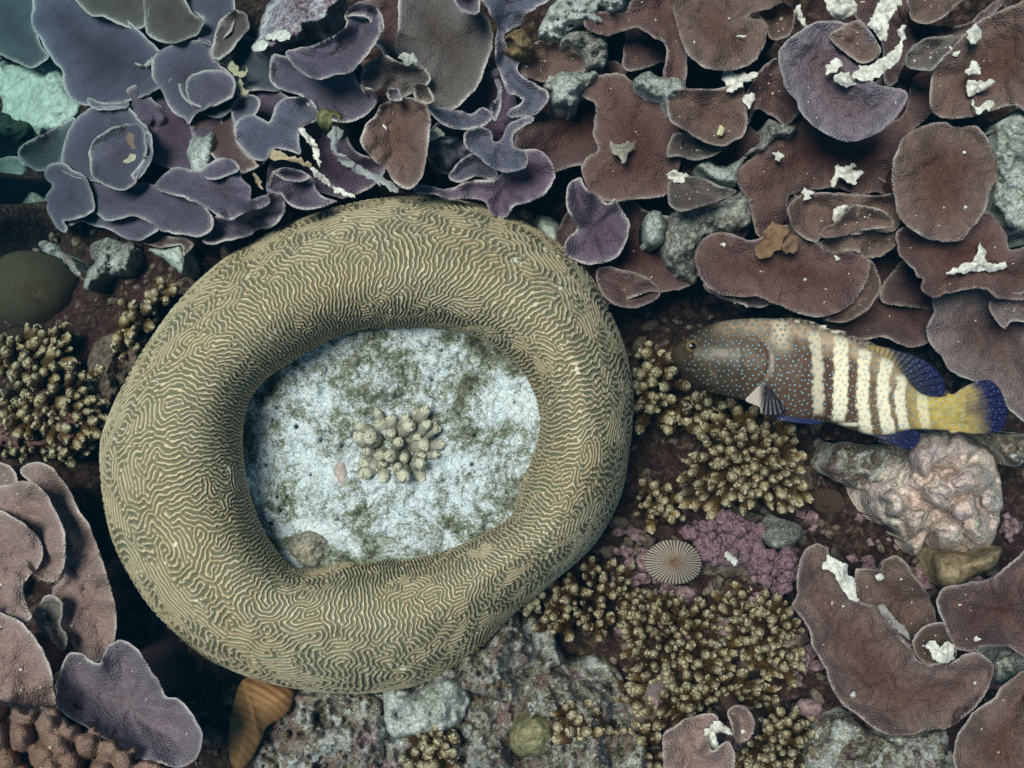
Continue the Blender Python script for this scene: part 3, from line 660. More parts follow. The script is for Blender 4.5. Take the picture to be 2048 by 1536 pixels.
 ('C', [(703, 1070), (740, 1020), (800, 990), (900, 985), (1000, 990), (1150, 1000), (1270, 1000), (1270, 1170), (1100, 1190), (1000, 1210), (880, 1215), (860, 1242), (790, 1220), (730, 1170)], 0.10, BROWN, 'brown lobed plate with a white square chip on it', GR, {}),
 ('C', [(863, 1205), (900, 1160), (960, 1130), (1050, 1050), (1200, 1080), (1250, 1160), (1110, 1177), (1030, 1200), (940, 1217)], 0.135, BROWN, 'small brown tongue overlapping the lobed plate', GR, {}),
 ('C', [(863, 1250), (930, 1215), (1050, 1190), (1130, 1170), (1260, 1170), (1262, 1250), (1210, 1300), (1130, 1322), (1080, 1302), (1050, 1285), (940, 1297), (900, 1275)], 0.085, BROWN, 'scalloped brown shelf under the lobed plate', GR, {}),
 ('C', [(228, 1320), (260, 1240), (320, 1195), (400, 1190), (500, 1230), (600, 1200), (700, 1150), (780, 1220), (870, 1250), (900, 1280), (1000, 1290), (1080, 1305), (1130, 1340), (1112, 1430), (1065, 1510), (1020, 1570), (900, 1617), (780, 1610), (650, 1560), (560, 1520), (450, 1520), (350, 1500), (270, 1440)], 0.12, MAROON, 'wide maroon plate overhanging the back of the fish', GR, dict(cup=0.012)),
 ('C', [(1130, 1330), (1182, 1450), (1160, 1530), (1100, 1600), (1000, 1652), (900, 1640), (960, 1570), (1060, 1450)], 0.07, BROWN, 'narrow brown plate edge showing under the wide maroon plate', GR, {}),
 ('C', [(1265, 1180), (1270, 1290), (1310, 1340), (1350, 1380), (1370, 1420), (1400, 1430), (1388, 1480), (1450, 1525), (1530, 1500), (1640, 1480), (1720, 1480), (1800, 1530), (2020, 1510), (2020, 1250), (1850, 1280), (1830, 1220), (1780, 1130), (1700, 1080), (1500, 1150), (1380, 1150)], 0.11, MAROON, 'maroon plate under the big oval one with white sticks on it', GR, {}),
 ('C', [(1330, 70), (1360, 112), (1420, 122), (1500, 92), (1560, 40), (1640, -60), (1340, -60)], 0.11, BROWN, 'brown plate fragment at the top edge beside the white branch', GR, {}),
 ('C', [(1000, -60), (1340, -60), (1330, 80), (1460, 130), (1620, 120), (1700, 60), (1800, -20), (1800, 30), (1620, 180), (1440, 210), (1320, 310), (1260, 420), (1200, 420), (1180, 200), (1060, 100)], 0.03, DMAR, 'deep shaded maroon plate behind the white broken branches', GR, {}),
 ('C', [(560, 60), (660, 20), (730, 40), (740, 110), (700, 190), (620, 200), (590, 130)], 0.06, (0.16, 0.07, 0.04), 'rust brown flap between the scallop-edged plate and lavender dish', GR, {}),
 ('D', [(1572, 100), (1620, 30), (1700, 40), (1780, 8), (1840, 30), (1880, 60), (1930, 70), (2110, 60), (2110, 690), (1980, 672), (1930, 600), (1820, 530), (1740, 500), (1660, 460), (1630, 400), (1580, 340), (1547, 280), (1560, 210), (1587, 160)], 0.02, PINKG, 'pale greyish pink plate behind the tail of the fish', GR, dict(tilt=(0.03, -0.03))),
 ('D', [(1868, 140), (1890, 90), (1950, 75), (2110, 65), (2110, 210), (1990, 212), (1950, 248), (1900, 200)], 0.07, PINKG, 'small pinkish lobe lying on the plate behind the fish tail', GR, {}),
 ('D', [(-140, -60), (60, -40), (170, 30), (170, 90), (60, 142), (-40, 132), (-120, 70)], 0.0, DMAR, 'dark little plate between brain coral and wide maroon plate', GR, {}),
 ('D', [(400, 10), (520, 0), (640, 60), (800, 110), (700, 140), (560, 120), (440, 70)], 0.05, PINKG, 'thin pale ragged shelf under the wide maroon plate', GR, dict(jag=5)),
 # lower corner
 ('F', [(-90, 55), (20, 62), (60, 90), (85, 140), (60, 190), (-90, 220)], 0.03, PINKB, 'small pink brown plate rim behind the stacked plates at the edge', GL, {}),
 ('F', [(100, 110), (120, 72), (190, 57), (250, 85), (300, 140), (340, 210), (380, 290), (430, 360), (460, 440), (500, 550), (530, 650), (557, 760), (560, 860), (545, 940), (500, 990), (470, 1030), (400, 1020), (330, 1000), (300, 900), (250, 700), (310, 600), (300, 400), (240, 270), (180, 190)], 0.05, PINKB, 'tall pink brown plate running alongside the brain coral', GL, dict(cup=0.03, tilt=(0.14, 0.03))),
 ('F', [(-90, 200), (40, 165), (110, 148), (170, 165), (220, 210), (260, 280), (300, 360), (317, 450), (310, 550), (280, 622), (230, 640), (160, 600), (80, 500), (-90, 350)], 0.09, PINKB, 'middle pink brown plate of the overlapping stack', GL, dict(tilt=(0.1, 0.0))),
 ('F', [(-90, 275), (0, 288), (70, 330), (130, 370), (190, 430), (207, 500), (180, 570), (130, 620), (110, 670), (130, 750), (150, 812), (80, 840), (-90, 820)], 0.14, PINKB, 'uppermost pale brown plate of the stack with notched edge', GL, dict(tilt=(0.08, 0.0), cup=0.015)),
 ('F', [(160, 810), (180, 760), (210, 710), (260, 703), (300, 740), (300, 800), (290, 850), (325, 900), (310, 970), (260, 930), (210, 880)], 0.06, GREYB, 'small crumpled plate in the shade of the stack', GL, dict(lump=0.03)),
 ('F', [(-90, 780), (30, 798), (110, 838), (170, 910), (212, 980), (243, 1060), (257, 1150), (262, 1240), (150, 1270), (60, 1260), (-90, 1280)], 0.17, PINKB, 'large rounded pink brown plate with gold rim at the edge', GL, dict(tilt=(0.05, 0.0), cup=0.012)),
 ('F', [(330, 985), (400, 985), (430, 1012), (480, 1030), (500, 980), (540, 930), (600, 923), (660, 960), (700, 1020), (740, 1080), (780, 1140), (800, 1190), (860, 1205), (910, 1250), (950, 1310), (977, 1380), (970, 1450), (930, 1512), (860, 1537), (790, 1520), (700, 1500), (560, 1420), (400, 1330), (280, 1250), (270, 1150), (290, 1060)], 0.12, MAUVE, 'mauve curled plate with gold rim and shaded hollow', GL, dict(cup=0.09, tilt=(0.16, 0.0))),
 ('F', [(-90, 1240), (60, 1235), (120, 1262), (180, 1240), (270, 1243), (320, 1280), (335, 1312), (380, 1320), (405, 1352), (440, 1320), (490, 1350), (510, 1392), (560, 1388), (600, 1430), (660, 1420), (672, 1450), (650, 1500), (720, 1485), (800, 1520), (830, 1620), (-90, 1620)], 0.22, (0.42, 0.255, 0.175), 'lumpy tan colony with finger-like lobes in the bottom corner', GL, dict(lobes=(30, 0.085, 44), bump=0.004, cup=-0.01, ruffle=0.0)),
 # lower right
 ('H', [(858, 590), (885, 530), (878, 450), (900, 350), (930, 300), (980, 273), (1040, 300), (1050, 340), (1100, 440), (1180, 560), (1300, 600), (1350, 680), (1460, 790), (1500, 870), (1560, 890), (1680, 880), (1750, 840), (1830, 840), (1892, 900), (1880, 980), (1840, 1070), (1760, 1150), (1660, 1220), (1560, 1230), (1450, 1262), (1350, 1257), (1270, 1220), (1200, 1160), (1110, 1090), (1060, 1010), (1020, 900), (960, 800), (940, 710), (880, 620)], 0.08, (0.24, 0.135, 0.115), 'large warm brown plate shaped like a shell below the pink rock', GS, dict(cup=0.05, tilt=(-0.1, 0.02), bump=0.006)),
 ('H', [(1180, 420), (1220, 403), (1310, 405), (1320, 365), (1380, 338), (1430, 360), (1480, 430), (1540, 510), (1580, 590), (1597, 660), (1600, 700), (1540, 760), (1470, 800), (1380, 740), (1290, 620), (1200, 580)], 0.06, BROWN, 'upright brown lobe behind the shell-shaped plate', GS, dict(tilt=(0.1, 0.0))),
 ('H', [(1478, 790), (1500, 730), (1560, 690), (1640, 688), (1690, 780), (1700, 850), (1660, 900), (1560, 895), (1500, 860)], 0.12, BROWN, 'small round brown plate with a white double chip on it', GS, {}),
 ('H', [(1600, 560), (1640, 500), (1750, 480), (1900, 440), (2030, 330), (2110, 290), (2110, 830), (1960, 805), (1860, 802), (1780, 830), (1710, 820), (1660, 770), (1640, 690), (1610, 620)], 0.07, (0.165, 0.075, 0.068), 'smooth maroon brown plate at the edge under the pink rock', GS, {}),
 ('H', [(1688, 1340), (1720, 1240), (1800, 1130), (1890, 1070), (1960, 990), (2110, 950), (2110, 1520), (1800, 1520), (1700, 1430)], 0.12, BROWN, 'brown plate cut off by the bottom corner', GS, {}),
 ('H', [(198, 1250), (260, 1210), (330, 1170), (450, 1148), (480, 1190), (430, 1270), (450, 1340), (520, 1288), (557, 1340), (550, 1450), (400, 1520), (220, 1500), (193, 1350)], 0.06, PINKB, 'notched tan plate at the bottom edge among finger corals', GS, {}),
 ('H', [(530, 1130), (590, 1103), (640, 1130), (667, 1200), (650, 1260), (600, 1302), (560, 1270), (545, 1210)], 0.085, PINKB, 'small tan disc plate next to the notched tan plate', GS, {}),
]
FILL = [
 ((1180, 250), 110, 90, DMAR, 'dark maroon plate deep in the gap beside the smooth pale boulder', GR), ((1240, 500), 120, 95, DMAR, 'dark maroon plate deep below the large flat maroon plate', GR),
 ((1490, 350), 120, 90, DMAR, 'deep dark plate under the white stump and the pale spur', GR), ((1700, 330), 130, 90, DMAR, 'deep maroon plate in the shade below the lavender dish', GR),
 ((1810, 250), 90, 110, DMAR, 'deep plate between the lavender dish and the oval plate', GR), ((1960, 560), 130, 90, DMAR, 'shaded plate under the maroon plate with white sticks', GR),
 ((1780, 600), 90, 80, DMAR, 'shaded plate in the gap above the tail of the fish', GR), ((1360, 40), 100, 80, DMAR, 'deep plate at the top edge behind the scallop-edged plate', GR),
 ((460, 130), 100, 70, HAZE_TEAL, 'dim plate deep behind the pink and white patch', GU), ((480, 250), 90, 70, PURP, 'dim purple plate deep behind the heart-shaped plate', GU),
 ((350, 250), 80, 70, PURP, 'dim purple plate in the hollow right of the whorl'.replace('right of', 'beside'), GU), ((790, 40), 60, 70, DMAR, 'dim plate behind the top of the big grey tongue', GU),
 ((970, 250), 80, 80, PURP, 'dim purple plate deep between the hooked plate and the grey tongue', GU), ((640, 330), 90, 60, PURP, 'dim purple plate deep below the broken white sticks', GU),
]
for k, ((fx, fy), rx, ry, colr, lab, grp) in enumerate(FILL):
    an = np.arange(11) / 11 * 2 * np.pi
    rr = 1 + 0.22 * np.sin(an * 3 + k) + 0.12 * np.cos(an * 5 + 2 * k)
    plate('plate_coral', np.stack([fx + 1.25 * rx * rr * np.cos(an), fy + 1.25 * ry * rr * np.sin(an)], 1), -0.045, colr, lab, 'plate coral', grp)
for crop, pts, z0, colr, lab, grp, opt in PLATES:
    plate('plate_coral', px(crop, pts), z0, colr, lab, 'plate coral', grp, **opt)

# ------------------------------------------------------------------ rocks, dead patches, crusts
MOUNDS = [
 ('pink_rock', 'H', [(1240, 60), (1230, -40), (1330, -110), (1420, -190), (1480, -240), (1560, -290), (1640, -320), (1740, -290), (1800, -220), (1880, -190), (1920, -80), (1940, 60), (1920, 170), (1880, 290), (1800, 320), (1700, 330), (1600, 300), (1560, 230), (1500, 340), (1440, 300), (1400, 200), (1310, 170)], -0.04, 0.12, M_PINK, 'bright pink encrusted boulder under the tail of the fish', 'rock', dict(amp=0.016, scale=40, ridged=0.0, extra=lambda x, y: np.max([h * np.sqrt(np.clip(1 - ((x - a + 12 * vnoise(x / 22, y / 22, 0, 5)) / r) ** 2 - ((y - b + 12 * vnoise(x / 22, y / 22, 3, 5)) / (r * 0.85)) ** 2, 0, 1)) for a, b, r, h in ((1855, 905, 52, .13), (1945, 960, 48, .12), (1880, 985, 42, .11), (1800, 1010, 36, .08), (1960, 1060, 40, .09), (1780, 1060, 34, .06), (1885, 1075, 40, .08), (1830, 950, 34, .05), (1910, 900, 40, .11), (1830, 1040, 36, .07), (1990, 1000, 34, .07), (1930, 1025, 30, .09), (1850, 1095, 30, .06), (1770, 1110, 30, .05))], axis=0))),
 ('encrusted_rock', 'D', [(1040, 900), (1120, 830), (1250, 850), (1380, 850), (1420, 940), (1380, 1060), (1260, 1080), (1100, 1040), (1030, 980)], -0.08, 0.08, M_TURF, 'low mottled pinkish rock under the belly of the fish', 'rock', dict(amp=0.03, ridged=0.02)),
 ('encrusted_rock', 'G', [(60, 900), (160, 830), (330, 830), (500, 850), (560, 900), (590, 1000), (560, 1120), (480, 1300), (40, 1300), (30, 1050)], -0.04, 0.10, M_TURF, 'mottled brown rock with dark hollow below the brain coral', 'rock', dict(amp=0.03, ridged=0.02, extra=lambda x, y: -0.07 * sstep(55, 15, np.hypot(x - 675, (y - 1430) * 1.3)))),
 ('reef_rock', 'P', [(570, 1400), (680, 1370), (860, 1360), (980, 1300), (1080, 1240), (1140, 1330), (1240, 1350), (1240, 1580), (560, 1580)], -0.07, 0.05, M_TURF, 'pale encrusted reef rock base along the bottom edge', 'rock', dict(amp=0.03, scale=40, ridged=0.03)),
 ('encrusted_rock', 'G', [(570, 820), (700, 850), (790, 810), (900, 760), (1000, 880), (960, 1000), (860, 1080), (720, 1090), (600, 1080), (560, 960)], 0.0, 0.08, M_WHITE, 'whitish rock with a round hole under the brain coral', 'rock', dict(amp=0.022, ridged=0.012, extra=lambda x, y: -0.05 * sstep(16, 8, np.hypot(x - 799, y - 1430)))),
 ('encrusted_rock', 'G', [(800, 780), (880, 700), (980, 640), (1080, 600), (1160, 480), (1130, 430), (1180, 420), (1240, 470), (1270, 560), (1340, 650), (1330, 720), (1240, 760), (1270, 800), (1240, 900), (1120, 900), (960, 850), (860, 830)], -0.02, 0.10, M_TURF, 'lumpy grey rock ridge against the lower flank of the brain coral', 'rock', dict(amp=0.045, scale=30, ridged=0.03)),
 ('encrusted_rock', 'G', [(1320, 800), (1420, 760), (1520, 790), (1620, 800), (1720, 850), (1730, 950), (1690, 1080), (1720, 1300), (1440, 1300), (1380, 1180), (1280, 1000)], -0.02, 0.11, M_TURF, 'speckled grey boulder at the bottom edge beside the finger corals', 'rock', dict(amp=0.045, scale=30, ridged=0.03)),
 ('round_coral', 'G', [(1200, 1080), (1240, 1000), (1330, 975), (1420, 1010), (1430, 1090), (1390, 1170), (1300, 1190), (1220, 1160)], 0.03, 0.075, mat_plain('olive coral skin', (0.11, 0.10, 0.045), (0.33, 0.30, 0.17), 70), 'small domed olive coral at the bottom among rocks', 'coral', dict(amp=0.006, scale=12, jag=2)),
 ('encrusted_rock', 'G', [(860, 1060), (1000, 1000), (1140, 1010), (1200, 1180), (1240, 1300), (820, 1300), (740, 1180)], -0.04, 0.08, M_TURF, 'shaded brown rock at the bottom edge between two boulders', 'rock', dict(amp=0.04, ridged=0.03)),
 ('dead_coral_patch', 'C', [(1990, 560), (1860, 580), (1790, 640), (1770, 740), (1750, 850), (1760, 930), (1770, 1060), (1830, 1160), (1900, 1200), (2030, 1180)], 0.12, 0.05, M_WHITE, 'bright white dead patch beside the big oval plate', 'dead coral', dict(amp=0.02, scale=30, jag=6)),
 ('dead_coral_patch', 'C', [(440, 990), (340, 1040), (240, 1070), (110, 1090), (80, 1180), (60, 1280), (130, 1400), (240, 1450), (240, 1300), (300, 1200), (420, 1190), (500, 1150), (540, 1040), (480, 960)], 0.03, 0.06, M_GREEN, 'grey green crusted rubble between olive wedge and maroon plate', 'dead coral', dict(amp=0.02, scale=28, jag=7)),
 ('dead_coral_patch', 'C', [(-20, 1100), (40, 1080), (80, 1130), (70, 1230), (30, 1270), (-20, 1240)], 0.06, 0.05, M_WHITE, 'pale grey knob standing beside the grey green rubble', 'dead coral', dict(amp=0.012, scale=20)),
 ('dead_coral_patch', 'C', [(240, 850), (290, 815), (350, 850), (430, 830), (500, 800), (470, 870), (440, 945), (370, 940), (290, 900)], 0.05, 0.05, M_WHITE, 'white stump above the olive wedge plate', 'dead coral', dict(amp=0.012, scale=20, jag=5)),
 ('dead_coral_patch', 'C', [(500, 780), (560, 730), (600, 660), (610, 610), (660, 640), (740, 640), (730, 690), (650, 710), (590, 770)], 0.07, 0.04, M_GREEN, 'jagged pale spur in the gap below the lavender dish', 'dead coral', dict(amp=0.012, scale=18, jag=5)),
 ('dead_coral_patch', 'B', [(1190, 190), (1210, 80), (1280, -20), (1380, -60), (1680, -60), (1650, 50), (1560, 80), (1520, 70), (1560, 140), (1460, 160), (1340, 170), (1280, 220)], 0.05, 0.07, M_WHITE, 'rough white crust at the top edge above the dark hollow plate', 'dead coral', dict(amp=0.03, scale=26, jag=7)),
 ('dead_coral_patch', 'B', [(1340, 170), (1460, 180), (1530, 210), (1550, 300), (1530, 390), (1480, 370), (1420, 390), (1320, 400), (1290, 440), (1210, 470), (1240, 410), (1300, 395), (1410, 390), (1430, 330), (1390, 260), (1290, 230)], 0.06, 0.05, M_GREEN, 'ragged grey crust curving around the dark hollow plate', 'dead coral', dict(amp=0.02, scale=22, jag=6)),
 ('dead_coral_patch', 'B', [(1200, 460), (1290, 400), (1420, 390), (1500, 400), (1470, 460), (1410, 510), (1380, 580), (1300, 580), (1240, 560), (1250, 500)], 0.07, 0.055, M_WHITE, 'bright white lump between maroon plate and hooked purple plate', 'dead coral', dict(amp=0.018, scale=24, jag=5)),
 ('dead_coral_patch', 'B', [(1700, 450), (1760, 400), (1850, 420), (1960, 440), (1980, 520), (1910, 560), (1880, 620), (1840, 540), (1740, 500)], 0.11, 0.04, M_WHITE, 'pale crust with yellow lumps on the arching maroon plate', 'dead coral', dict(amp=0.015, scale=18, jag=5)),
 ('pale_boulder', 'B', [(1150, 760), (1210, 700), (1290, 690), (1340, 740), (1310, 830), (1260, 880), (1190, 840)], -0.12, 0.09, M_SANDY, 'smooth pale boulder deep in the gap beside the maroon plate', 'rock', dict(amp=0.01, scale=30)),
 ('pale_boulder', 'B', [(1150, 1250), (1200, 1180), (1290, 1240), (1320, 1310), (1300, 1370), (1230, 1360)], -0.08, 0.07, M_SANDY, 'blue grey stone between brain coral and violet fan plate', 'rock', dict(amp=0.01, scale=30)),
 ('algae_rock', 'A', [(-90, 610), (20, 615), (110, 650), (160, 690), (130, 790), (80, 850), (-90, 860)], -0.10, 0.06, mat_plain('dark green algae', (0.006, 0.014, 0.010), (0.035, 0.060, 0.040), 30), 'dark green algae covered rock below the sandy slope', 'rock', dict(amp=0.03, scale=30)),
 ('sandy_patch', 'A', [(-90, 300), (20, 310), (140, 370), (260, 330), (340, 410), (380, 530), (440, 590), (390, 660), (240, 720), (130, 780), (90, 860), (-90, 900), (-90, 620), (10, 600)], -0.17, 0.08, M_SANDY, 'pale greenish sandy slope in the distance at the edge', 'rock', dict(amp=0.02, scale=30, jag=5)),
 ('pale_boulder', 'A', [(-60, 900), (30, 860), (110, 870), (140, 930), (90, 1020), (0, 1060), (-60, 1040)], -0.10, 0.07, M_SANDY, 'dim blue grey boulder at the edge by the dark crevice', 'rock', dict(amp=0.01)),
 ('pale_boulder', 'A', [(90, 1090), (130, 1050), (190, 1055), (195, 1100), (130, 1145), (85, 1130)], -0.10, 0.05, M_GREEN, 'little dim stone inside the dark crevice', 'rock', dict(amp=0.008, scale=20)),
 ('encrusted_rock', 'E', [(220, 30), (280, 10), (350, 60), (420, 110), (480, 180), (500, 240), (440, 200), (380, 130), (300, 90)], -0.04, 0.06, M_TURF, 'reddish crusted spur above the dim mushroom coral', 'rock', dict(amp=0.02, scale=25, jag=6)),
 ('encrusted_rock', 'E', [(520, 60), (600, 0), (760, 10), (800, 100), (760, 190), (640, 200), (560, 260), (500, 290), (520, 200), (560, 130)], -0.06, 0.07, M_GREEN, 'dusky crumpled rock between mushroom coral and brain coral', 'rock', dict(amp=0.03, scale=25, jag=6, ridged=0.02)),
 ('dead_coral_patch', 'E', [(880, 60), (980, 40), (1080, 20), (1100, 120), (1080, 200), (1030, 170), (960, 110)], -0.03, 0.05, M_SANDY, 'pale stump under the reddish scrap of plate', 'dead coral', dict(amp=0.01, scale=20, jag=4)),
 ('dead_coral_patch', 'A', [(1420, 170), (1440, 80), (1560, -60), (1860, -60), (1840, 20), (1760, 110), (1680, 140), (1620, 200), (1540, 250), (1460, 300), (1390, 280), (1400, 220)], 0.03, 0.07, mat_rock('pink white crust', [(0.30, (0.10, 0.05, 0.06)), (0.44, (0.24, 0.20, 0.24)), (0.56, (0.48, 0.47, 0.52)), (0.68, (0.78, 0.78, 0.82))], 14, speck=(0.22, 0.06, 0.09)), 'pink and white crusted patch at the top edge', 'dead coral', dict(amp=0.02, scale=45, jag=6)),
 ('dead_coral_patch', 'A', [(1020, 840), (1060, 760), (1120, 740), (1170, 720), (1165, 800), (1150, 880), (1130, 950), (1090, 975), (1050, 930)], 0.05, 0.05, M_WHITE, 'jagged white shell-like lump beside the round cup of the whorl', 'dead coral', dict(amp=0.02, scale=18, jag=6)),
 ('encrusted_rock', 'A', [(1740, 620), (1800, 590), (1870, 620), (1880, 680), (1820, 720), (1750, 690)], 0.10, 0.04, mat_plain('mossy olive', (0.05, 0.055, 0.02), (0.22, 0.22, 0.11), 60), 'mossy olive knob at the end of the broken sticks', 'rock', dict(amp=0.012, scale=15)),
 ('encrusted_rock', 'B', [(970, 230), (1010, 180), (1060, 160), (1120, 190), (1150, 270), (1100, 320), (1040, 320), (990, 290)], 0.07, 0.04, mat_plain('brown hollow sponge', (0.05, 0.035, 0.02), (0.24, 0.17, 0.09), 50), 'brown hollow tube stump on the long upright purple plate', 'sponge', dict(amp=0.012, scale=15, extra=lambda x, y: -0.05 * sstep(16, 7, np.hypot(x - 1018, y - 88)))),
 ('encrusted_stone', 'L', [(330, 1370), (345, 1300), (400, 1260), (480, 1255), (550, 1300), (560, 1370), (530, 1440), (470, 1475), (390, 1450)], 0.075, 0.055, mat_rock('yellowish crust', [(0.32, (0.14, 0.12, 0.10)), (0.46, (0.40, 0.37, 0.30)), (0.60, (0.60, 0.56, 0.42))], 30), 'yellowish encrusted stone in the dead centre of the brain coral', 'stone', dict(amp=0.012, scale=14, jag=3)),
 ('tube_fragment', 'L', [(590, 900), (640, 860), (680, 920), (690, 1000), (715, 1060), (690, 1080), (650, 1030), (610, 980)], 0.10, 0.022, mat_plain('pinkish tube', (0.30, 0.22, 0.20), (0.60, 0.52, 0.48), 40), 'pinkish tube scrap beside the little branching coral', 'fragment', dict(amp=0.004, scale=14, jag=1)),
 ('sponge', 'H', [(1590, 340), (1680, 320), (1800, 330), (1930, 300), (1900, 400), (1800, 440), (1700, 510), (1620, 500), (1590, 430)], 0.03, 0.07, mat_plain('tan sponge', (0.16, 0.11, 0.06), (0.33, 0.25, 0.16), 50), 'tan smooth sponge at the foot of the pink boulder', 'sponge', dict(amp=0.012, scale=40)),
 ('encrusted_rock', 'H', [(1880, 880), (1960, 810), (2110, 830), (2110, 960), (1980, 990), (1900, 1000)], 0.0, 0.06, M_GREEN, 'pale gravelly rock squeezed between two brown plates at the edge', 'rock', dict(amp=0.02, scale=25)),
 ('encrusted_rock', 'H', [(1250, 1240), (1360, 1270), (1500, 1265), (1700, 1210), (1680, 1330), (1720, 1460), (1600, 1520), (1200, 1520), (940, 1440), (930, 1290), (1050, 1160), (1150, 1150)], -0.04, 0.06, M_TURF, 'grey gravelly rock under the shell-shaped plate at the bottom', 'rock', dict(amp=0.03, scale=30, ridged=0.02)),
 ('encrusted_rock', 'H', [(690, 230), (780, 160), (880, 170), (920, 220), (860, 290), (760, 300)], -0.03, 0.06, M_GREEN, 'grey stone just above the purple nodules', 'rock', dict(amp=0.015, scale=25)),
 ('encrusted_rock', 'P', [(0, 830), (60, 790), (110, 770), (160, 790), (190, 850), (150, 900), (90, 890), (30, 900), (-40, 880)], -0.10, 0.08, mat_rock('red algae rock', [(0.32, (0.04, 0.02, 0.02)), (0.46, (0.13, 0.06, 0.055)), (0.58, (0.26, 0.15, 0.12)), (0.70, (0.45, 0.38, 0.30))], 18, speck=(0.10, 0.035, 0.04)), 'red crusted rock among finger corals at the edge', 'rock', dict(amp=0.03, scale=30, ridged=0.02)),
 ('encrusted_rock', 'P', [(180, 700), (230, 660), (290, 640), (290, 720), (240, 790), (210, 830), (180, 790)], -0.13, 0.07, mat_plain('brown rock skin', (0.035, 0.022, 0.016), (0.20, 0.15, 0.115), 40, 0.9, 0.01), 'shaded brown rock close to the flank of the brain coral', 'rock', dict(amp=0.03, scale=30)),
 ('encrusted_rock', 'D', [(1750, 760), (1860, 770), (1960, 800), (2110, 790), (2110, 900), (1980, 960), (1920, 900), (1880, 850)], 0.0, 0.07, M_TURF, 'shaded stone beyond the pink boulder under the tail tip', 'rock', dict(amp=0.03, scale=25)),
]
for k, (nm, crop, pts, ze, hh, mt, lab, cat, opt) in enumerate(MOUNDS):
    mound(nm, px(crop, pts), ze, hh, mt, lab, cat, 'dead coral patches' if nm == 'dead_coral_patch' else ('encrusted rocks' if nm == 'encrusted_rock' else None), seed=20 + 3 * k, **opt)

